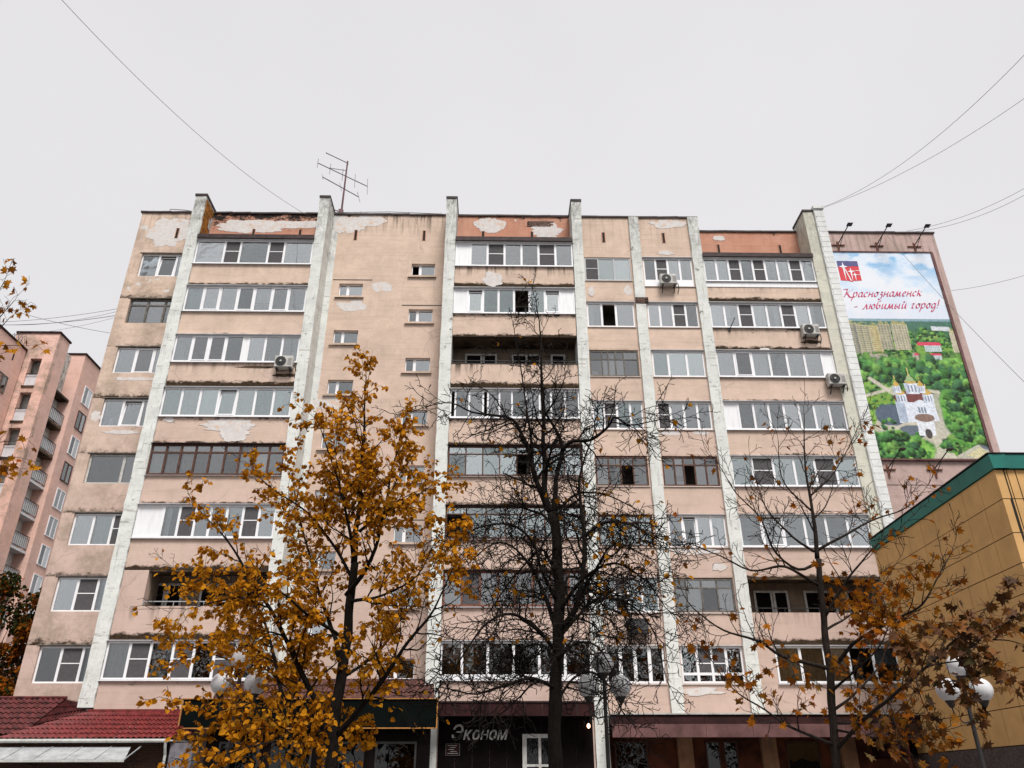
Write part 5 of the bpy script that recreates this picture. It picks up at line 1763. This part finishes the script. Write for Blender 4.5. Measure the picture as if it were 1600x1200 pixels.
# --- golden linden, left of centre
D = 17.0
cfgG = dict(sp0=.21, len0=1.2, r0=.022, ang=(35, 65), step=[.12, .10, .09], wander=[.22, .28, .3], trop=[.35, .15, -.2], tip=[0, 0, -.3], sp=[.18, .16], ratio=.55, lmax=2, leaflvl=1, nleaf=2, rmin=.005, flat=.85)
T = Tree('golden_linden_tree', 'linden tree full of golden yellow autumn leaves left of the centre', 'tree', (-3.15, D, 0), m_bark, [m_gold, m_gold2], LINDEN, .094, cfgG)


def gp(p):
    # crown narrows to a point at the top
    xr = -2.95 + (11.3 - p.z) * .70 if p.z > 7.6 else -.40
    xl = -3.75 - (11.3 - p.z) * .72 if p.z > 8.4 else (-5.85 - (8.4 - p.z) * 1.0 if p.z > 6.8 else -7.6)
    if p.z < 5: xr = -1.9
    if p.x > xr or p.x < xl: return .04
    return .56 + (.26 if p.z > 7 else 0) + .8 * noise.noise(p * .95)


T.leafprob = gp
T.limb([V3((-3.15, D, 0))] + L_(D, (520, 1190), (524, 1120), (534, 1050), (545, 960), (553, 880)), .150, .085, kids=False, name='trunk')
T.limb(L_(D, (553, 880), (560, 800, .1), (566, 720, .15), (570, 640, .2), (572, 590, .2)), .075, .012)
T.limb(L_(D, (509, 1150), (501, 1115, -.2), (470, 1050, -.5), (444, 995, -.7), (420, 950, -.9), (390, 900, -1.1), (372, 870, -1.2), (345, 835, -1.3), (322, 810, -1.3)), .075, .012)
T.limb(L_(D, (505, 1140), (447, 1097, .5), (420, 992, .9), (400, 950, 1.1), (375, 940, 1.2), (320, 925, 1.3), (285, 905, 1.4)), .055, .010)
T.limb(L_(D, (525, 1150), (560, 1110, -.3), (594, 1068, -.6), (630, 1015, -.9), (668, 968, -1.1), (690, 926, -1.2), (705, 890, -1.2)), .070, .012)
T.limb(L_(D, (530, 1030), (520, 985, .6), (500, 930, .9), (488, 880, 1.1), (472, 820, 1.3), (458, 760, 1.3)), .055, .012)
T.limb(L_(D, (541, 930), (570, 890, -.4), (590, 845, -.6), (602, 790, -.7), (612, 735, -.8), (628, 685, -.8)), .055, .012)
T.limb(L_(D, (553, 880), (545, 820, -.5), (530, 760, -.7), (515, 710, -.8), (500, 670, -.8)), .045, .010)
T.limb(L_(D, (562, 830), (600, 800, .5), (650, 775, .8), (690, 745, 1.0)), .040, .008)
T.limb(L_(D, (548, 900), (520, 850, .2), (480, 800, .3), (435, 770, .3), (405, 745, .3)), .04, .010)
T.limb(L_(D, (509, 1150), (450, 1120, -.8), (390, 1105, -1.2), (330, 1110, -1.4)), .05, .010)
T.limb(L_(D, (515, 1170), (470, 1150, -.9), (420, 1160, -1.5), (350, 1180, -1.8)), .04, .010)
T.limb(L_(D, (516, 1190), (500, 1150, 1.), (440, 1060, 1.4), (360, 1030, 1.6), (300, 1010, 1.6)), .04, .010)
T.limb(L_(D, (533, 1060), (590, 1020, .8), (630, 960, 1.1), (660, 880, 1.2)), .04, .010)
T.limb(L_(D, (540, 1000), (480, 960, -1.0), (430, 920, -1.4), (380, 930, -1.6), (300, 950, -1.7)), .04, .010)
T.limb(L_(D, (546, 940), (600, 930, -1.), (650, 900, -1.4), (680, 850, -1.5)), .04, .010)
T.finish()
golden = T

# --- nearly bare dark linden in the middle, with drooping tangled twigs
D = 18.0
cfgB = dict(sp0=.22, len0=1.45, r0=.036, ang=(40, 75), step=[.13, .10, .08], wander=[.30, .36, .42], trop=[-.10, -.35, -.10], tip=[.1, .2, .6], sp=[.16, .14], ratio=.55, lmax=2, leaflvl=2, nleaf=1, rmin=.0082, flat=.85)
T = Tree('bare_linden_tree', 'tall nearly bare dark linden with a thick forked trunk in the centre', 'tree', (1.23, D, 0), m_bark, [m_gold], LINDEN, .11, cfgB)
T.leafprob = lambda p: 0 if p.z < 4.2 else .012 + (.03 if p.x > 2.2 and 5 < p.z < 10 else 0)
T.limb([V3((1.23, D, 0))] + L_(D, (868, 1190), (869, 1100), (871, 1000), (872, 900), (868, 840), (863, 800)), .165, .115, kids=False, name='trunk')
T.limb(L_(D, (863, 805), (848, 780, .1), (832, 730, .1), (821, 690, 0), (800, 655, -.1), (768, 650, -.1), (737, 643, -.2), (703, 630, -.2), (668, 634, -.3)), .085, .010)
T.limb(L_(D, (861, 800), (853, 775), (850, 700), (848, 640), (846, 590), (845, 540), (843, 500)), .085, .016, sp=.30)
T.limb(L_(D, (865, 800), (869, 750, .1), (879, 705, .1), (873, 680, .2), (860, 655, .2), (850, 640, .1)), .075, .03, kids=False)
T.limb(L_(D, (878, 705, .1), (893, 690, 0), (922, 687, -.1), (950, 667, -.2), (960, 652, -.3), (982, 663, -.4), (1005, 660, -.4), (1030, 655, -.5)), .055, .008)
T.limb(L_(D, (872, 985), (890, 965, -.2), (906, 930, -.3), (912, 880, -.3), (911, 830, -.3), (905, 765, -.3), (912, 725, -.3), (923, 690, -.4)), .085, .018, sp=.33)
T.limb(L_(D, (833, 732, .1), (826, 660, .3), (815, 590, .4), (806, 540, .5), (803, 510, .5)), .04, .008)
for (pts, r_) in ((((871, 1020), (840, 985, -.5), (800, 960, -.9), (760, 975, -1.1), (725, 1020, -1.2), (705, 1060, -1.2)), .05), (((871, 990), (850, 930, .5), (828, 885, .7), (800, 855, .8), (770, 850, .9), (730, 880, 1.0)), .06),
                  (((870, 940), (845, 890, -.6), (835, 850, -.8), (800, 820, -1.), (750, 825, -1.1), (710, 850, -1.2)), .05), (((871, 1000), (905, 960, .6), (940, 935, 1.), (985, 945, 1.1), (1020, 985, 1.2), (1035, 1030, 1.2)), .05),
                  (((871, 960), (915, 900, -.7), (960, 880, -1.0), (1005, 905, -1.2), (1040, 950, -1.3)), .05), (((869, 1075), (830, 1060, -.6), (790, 1070, -1.0), (745, 1085, -1.2), (700, 1075, -1.3)), .05),
                  (((870, 1095), (895, 1060, .5), (925, 1050, .8), (955, 1075, 1.0), (975, 1115, 1.)), .04), (((911, 840, -.3), (945, 815, -.5), (985, 820, -.7), (1030, 845, -.9)), .04),
                  (((866, 830), (880, 790, .8), (910, 770, 1.2), (950, 775, 1.4), (1000, 800, 1.5)), .05), (((864, 820), (840, 800, .8), (800, 790, 1.3), (760, 800, 1.5)), .045),
                  (((871, 900), (845, 860, 1.2), (800, 905, 1.6), (770, 950, 1.8)), .05), (((905, 930), (930, 890, -1.), (960, 850, -1.3), (1010, 870, -1.5)), .045),
                  (((870, 1040), (850, 1010, 1.), (815, 1015, 1.4), (780, 1055, 1.6)), .045), (((871, 1030), (900, 1005, -1.), (935, 1010, -1.4), (960, 1055, -1.6)), .045), (((872, 950), (890, 900, 1.2), (930, 930, 1.6), (965, 985, 1.8)), .045)):
    T.limb(L_(D, *pts), r_, .012, sp=.18, start=.15)
T.finish()

# --- maple with bare top and orange leaves low on the right
D = 16.0
cfgM = dict(sp0=.22, len0=1.0, r0=.020, ang=(35, 60), step=[.11, .09, .08], wander=[.20, .26, .3], trop=[.40, .45, .3], tip=[.2, .3, .3], sp=[.17, .15], ratio=.55, lmax=2, leaflvl=1, nleaf=1, rmin=.0058, flat=.85)
T = Tree('maple_tree', 'young maple with bare upper branches and orange leaves low on its right', 'tree', (6.25, D, 0), m_barkm, [m_orl, m_orl], MAPLE, .125, cfgM)


def mp(p):
    # leaves survive low down and to the right of the stem
    if p.x > 8.3: return .10
    if p.z < 5.6 and p.x > 6.1: return .40 + .5 * noise.noise(p * 1.1)
    if p.z < 4.0: return .25
    if p.x > 7.4: return .07
    return .022


T.leafprob = mp
T.limb([V3((6.25, D, 0))] + L_(D, (1305, 1190), (1302, 1110), (1296, 1040), (1285, 957), (1277, 873)), .105, .060, kids=False, name='trunk')
T.limb(L_(D, (1277, 873), (1270, 800), (1260, 740), (1256, 690), (1257, 650)), .05, .008)
for (pts, r_) in ((((1276, 880), (1247, 890, -.1), (1213, 862, -.3), (1190, 813, -.5), (1150, 770, -.7), (1122, 725, -.8)), .035), (((1272, 862), (1227, 830, .3), (1195, 790, .5), (1180, 745, .6)), .03),
                  (((1280, 915), (1227, 887, -.4), (1173, 890, -.7), (1123, 867, -.9), (1075, 847, -1.0)), .035), (((1297, 1045), (1230, 1028, -.4), (1190, 1005, -.7), (1130, 983, -.9), (1085, 950, -1.1), (1065, 920, -1.1)), .045),
                  (((1277, 860), (1323, 833, .2), (1360, 813, .4), (1407, 797, .6), (1440, 770, .7)), .035), (((1288, 965), (1323, 907, -.3), (1345, 880, -.5), (1372, 850, -.6), (1400, 830, -.6)), .035),
                  (((1270, 800), (1227, 757, -.2), (1218, 720, -.3), (1215, 690, -.4)), .022), (((1266, 775), (1293, 750, .2), (1323, 707, .3), (1340, 668, .4)), .022),
                  (((1298, 1050), (1332, 1007, -.5), (1370, 985, -.8), (1406, 966, -1.), (1440, 945, -1.1), (1464, 905, -1.2), (1486, 860, -1.2)), .045), (((1306, 1165), (1240, 1138, -.5), (1195, 1110, -.7), (1142, 1072, -.9), (1110, 1030, -1.0)), .035),
                  (((1302, 1110), (1340, 1080, .4), (1380, 1030, .7), (1400, 970, .9)), .035), (((1300, 1080), (1345, 1040, -.9), (1380, 1000, -1.2), (1400, 940, -1.3)), .03), (((1303, 1130), (1340, 1130, .6), (1390, 1120, .9), (1430, 1080, 1.)), .03), (((1304, 1140), (1350, 1150, -.6), (1400, 1160, -.9), (1440, 1150, -1.)), .03),
                  (((1290, 985), (1330, 960, .8), (1370, 925, 1.1), (1400, 880, 1.2)), .03)):
    T.limb(L_(D, *pts), r_, .007, start=.25)
T.finish()
maple_root = T.root

# --- the same maple's long low bough with large bronze leaves, reaching forward in front of the ochre building
D = 12.6
cfgN = dict(sp0=.20, len0=.55, r0=.012, ang=(35, 65), step=[.09, .08], wander=[.2, .28], trop=[.1, 0], tip=[-.2, -.3], sp=[.13], ratio=.6, lmax=1, leaflvl=0, nleaf=1, rmin=.003, flat=.9, single=True)
T = Tree('maple_tree', '', 'tree', (0, 0, 0), m_barkm, [m_brl], MAPLE, .140, cfgN, root=maple_root)
T.leafprob = lambda p: .66 + .5 * noise.noise(p * 1.6)
T.limb(L_(D, (1306, 1172, 3.4), (1345, 1128, 2.6), (1380, 1098, 1.6), (1415, 1068, .7), (1448, 1041, .2), (1480, 1010)), .045, .020, kids=False)
for (pts, r_) in ((((1480, 1010), (1510, 985, -.1), (1540, 955, -.2), (1560, 925, -.2)), .016), (((1470, 1020), (1510, 1015, -.3), (1550, 985, -.5), (1595, 960, -.6)), .016), (((1448, 1041), (1490, 1035, .2), (1530, 1035, .3), (1560, 1050, .3)), .014),
                  (((1440, 1045), (1450, 1020, -.3), (1465, 1000, -.4), (1480, 985, -.4)), .012), (((1410, 1070), (1415, 1040, -.2), (1425, 1015, -.3)), .012), (((1500, 1030, .2), (1520, 1070, .2), (1530, 1110, .2)), .012), (((1540, 1000, -.4), (1575, 1000, -.5), (1605, 1010, -.5)), .012),
                  (((1480, 1010), (1500, 1000, .4), (1530, 985, .6)), .012), (((1390, 1095, 1.2), (1400, 1130, 1.), (1420, 1140, .9)), .012), (((1430, 1055, .4), (1440, 1090, .3), (1450, 1110, .3)), .010)):
    T.limb(L_(D, *pts), r_, .005, start=.1)
pl = T.single
pl.sort(key=lambda q: -q[4])
big, rest = pl[:300], pl[300:]
lmb = MB()
lmb_mesh = MB()
for (x, y) in MAPLE['v']: lmb_mesh.v.append((x, y, abs(x) * .22 - y * y * .12))
lmb_mesh.f = list(MAPLE['f'])
lme = lmb_mesh.mesh('leaf', m_brlo)
for (o, sd_, dn_, nm_, sz) in big:
    lo = link('leaf', lme, T.root)
    m_ = Matrix(((sd_.x, dn_.x, nm_.x, 0), (sd_.y, dn_.y, nm_.y, 0), (sd_.z, dn_.z, nm_.z, 0), (0, 0, 0, 1)))
    lo.matrix_local = Matrix.Translation(o - wpos(T.root)) @ m_ @ Matrix.Scale(sz, 4)
for q_ in rest: T.add_leaf(T.lv[0], *q_)
T.finish()

# --- boughs of a maple just outside the frame on the left
D = 11.0
cfgL = dict(sp0=.22, len0=.5, r0=.012, ang=(35, 65), step=[.09, .08], wander=[.2, .28], trop=[.1, 0], tip=[-.2, -.3], sp=[.14], ratio=.6, lmax=1, leaflvl=0, nleaf=1, rmin=.003, flat=.9)
T = Tree('orange_maple_tree', 'maple at the left edge whose orange leafed boughs reach into the picture', 'tree', (-8.6, D, 0), m_barkm, [m_orl, m_gold], MAPLE, .10, cfgL)
T.leafprob = lambda p: .55
T.limb([V3((-8.6, D, 0)), V3((-8.55, D, 2.5)), V3((-8.5, D, 5)), V3((-8.4, D, 7.2)), V3((-8.35, D, 8.6))], .13, .03, kids=False, name='trunk')
for (pts, r_) in (((V3((-8.45, D, 5.9)), at(-60, 600, D), at(-30, 540, D), at(0, 495, D), at(22, 470, D)), .02), ((V3((-8.5, D, 5.2)), at(-50, 600, D - .3), at(-10, 545, D - .3), at(25, 540, D - .3)), .016), ((V3((-8.5, D, 4.6)), at(-60, 720, D), at(-20, 712, D), at(22, 715, D)), .016),
                  ((V3((-8.5, D, 4.4)), at(-40, 760, D + .3), at(-5, 740, D + .3), at(15, 735, D + .3)), .012), ((V3((-8.4, D, 6.6)), at(-50, 520, D), at(-15, 470, D), at(5, 440, D)), .016), ((V3((-8.42, D, 5.6)), at(-30, 560, D + .2), at(-2, 515, D + .2), at(14, 495, D + .2)), .014), ((V3((-8.5, D, 4.5)), at(-45, 705, D + .1), at(-15, 695, D + .1), at(8, 690, D + .1)), .012)):
    T.limb(list(pts), r_, .005, start=.3)
# the rest of the crown, beyond the frame
for i in range(16):
    a = rt.uniform(0, 2 * math.pi)
    p0 = V3((-8.45, D, rt.uniform(4.2, 8.2)))
    d_ = V3((-abs(math.cos(a)) * 1.2, math.sin(a) * 1.4, .7))
    T.limb([p0, p0 + d_ * .5 + V3((0, 0, .1)), p0 + d_ * 1.1 + V3((0, 0, .35)), p0 + d_ * 1.7], .018, .005, start=.3)
T.finish()

# --- dark tree and rust-coloured tree behind the left corner of the house
D = 40.0


def bushy(name, label, base, h, rx, rz, zc, mats, nl, size, seed, mat=m_bark, cat='tree'):
    rg = random.Random(seed)
    T = Tree(name, label, cat, base, mat, mats, LINDEN, size, dict(rmin=.006))
    b = V3(base)
    T.limb([b, b + V3((.05, 0, h * .3)), b + V3((-.05, .1, h * .6)), b + V3((0, 0, h * .9))], .16, .03, kids=False, name='trunk')
    clumps = []
    for i in range(34):
        while True:
            q = V3((rg.uniform(-1, 1), rg.uniform(-1, 1), rg.uniform(-1, 1)))
            if .35 < q.length < 1: break
        cpos = b + V3((q.x * rx, q.y * rx, zc + q.z * rz))
        clumps.append((cpos, rg.uniform(.28, .55) * rx * .75))
        st = b + V3((0, 0, h * .25 + .5 * max(0, cpos.z - b.z - h * .25)))
        T.limb([st, st.lerp(cpos, .5) + V3((0, 0, -.15)), cpos], .035, .008, kids=False, name='limb')
    for i in range(nl):
        cpos, cr_ = clumps[rg.randrange(len(clumps))]
        v = rvec() * (cr_ * rg.random() ** .45)
        T.leaf(cpos + V3((v.x, v.y, v.z * .75)))
    T.finish()
    return T


bushy('dark_tree', 'dark green tree against the pink building at the lower left edge', (-24.9, D + 1, 0), 12.0, 3.7, 5.2, 7.4, [m_dkl, m_dkl, m_dkl, m_dko], 13000, .17, 3)
bushy('rust_tree', 'low rust orange tree tucked against the left corner of the house', (-22.2, D - 1, 0), 8.0, 1.5, 2.7, 6.0, [m_dko, m_dko, m_orl, m_dkl], 5200, .15, 4)
# trees across the road behind the viewer, which the lowest windows mirror
rowb = Tree('tree_row', 'row of dark trees across the road opposite the house', 'trees', (0, -12, 0), m_bark, [m_dkl, m_dko], LINDEN, .34, dict(rmin=.01))
for i in range(9):
    b = V3((-30 + i * 7.6 + rt.uniform(-1, 1), -12 + rt.uniform(-2, 2), 0))
    rowb.limb([b, b + V3((.1, 0, 4)), b + V3((0, .1, 9))], .2, .05, kids=False, name='trunk')
    for k in range(2600):
        v = rvec() * (rt.random() ** .4)
        rowb.leaf(b + V3((v.x * 4.2, v.y * 3.0, 9.0 + v.z * 7.0)))
rowb.finish()
rowb.root['kind'] = 'stuff'

# ------------------------------------------------------------------ overhead cables
def cable(p0, p1, sag, label, r=.014, n=22):
    p0, p1 = V3(p0), V3(p1)
    pts = []
    for i in range(n + 1):
        t_ = i / n
        p = p0.lerp(p1, t_)
        p.z -= sag * 4 * t_ * (1 - t_)
        pts.append(p)
    r *= .75
    root = MB().tube([q - p0 for q in pts], r, 5).build('overhead_cable', m_cable, None)
    root.location = p0
    tag(root, label, 'cable', 'overhead cables')


cable((-9.9, Y0 + 1, 29.3), at(60, -40, 16), .9, 'overhead cable running from beside the second pilaster up to the top left', .012)
cable((17.5, Y0 - .1, 29.7), at(1660, 22, 16), 1.0, 'upper overhead cable from the end pier to the top right corner', .012)
cable((17.55, Y0 - .05, 29.7), at(1680, 95, 22), .7, 'lower overhead cable fanning out from the end pier to the right', .013)
cable((22.8, YR, 29.2), at(1690, 236, 26), .7, 'upper of two close cables leaving the blank end wall roof', .013)
cable((23.2, YR, 29.15), at(1690, 246, 26), .75, 'lower of two close cables leaving the blank end wall roof', .013)
cable(at(1384, 366, YR - .06), at(1660, 655, 24), .35, 'cable slanting across the billboard down to the right', .013)
cable(at(1478, 455, YR + .5), at(1690, 398, 28), .3, 'single cable leaving the right edge of the end wall at billboard height', .012)
cable(at(186, 482, Y0 + 1), at(-60, 504, 40), .25, 'topmost of the cables left of the house', .014)
cable(at(182, 487, Y0 + 1), at(-60, 500, 40), .55, 'sagging second cable left of the house', .012)
cable(at(180, 493, Y0 + 1), at(-60, 505, 40), .3, 'thick third cable left of the house', .020)
cable(at(180, 496, Y0 + 1), at(-60, 520, 40), .5, 'faint fourth cable left of the house', .010)
cable(at(176, 521, Y0 + 1), at(-30, 470, 30), .15, 'cable descending to the house across the others at the left', .014)
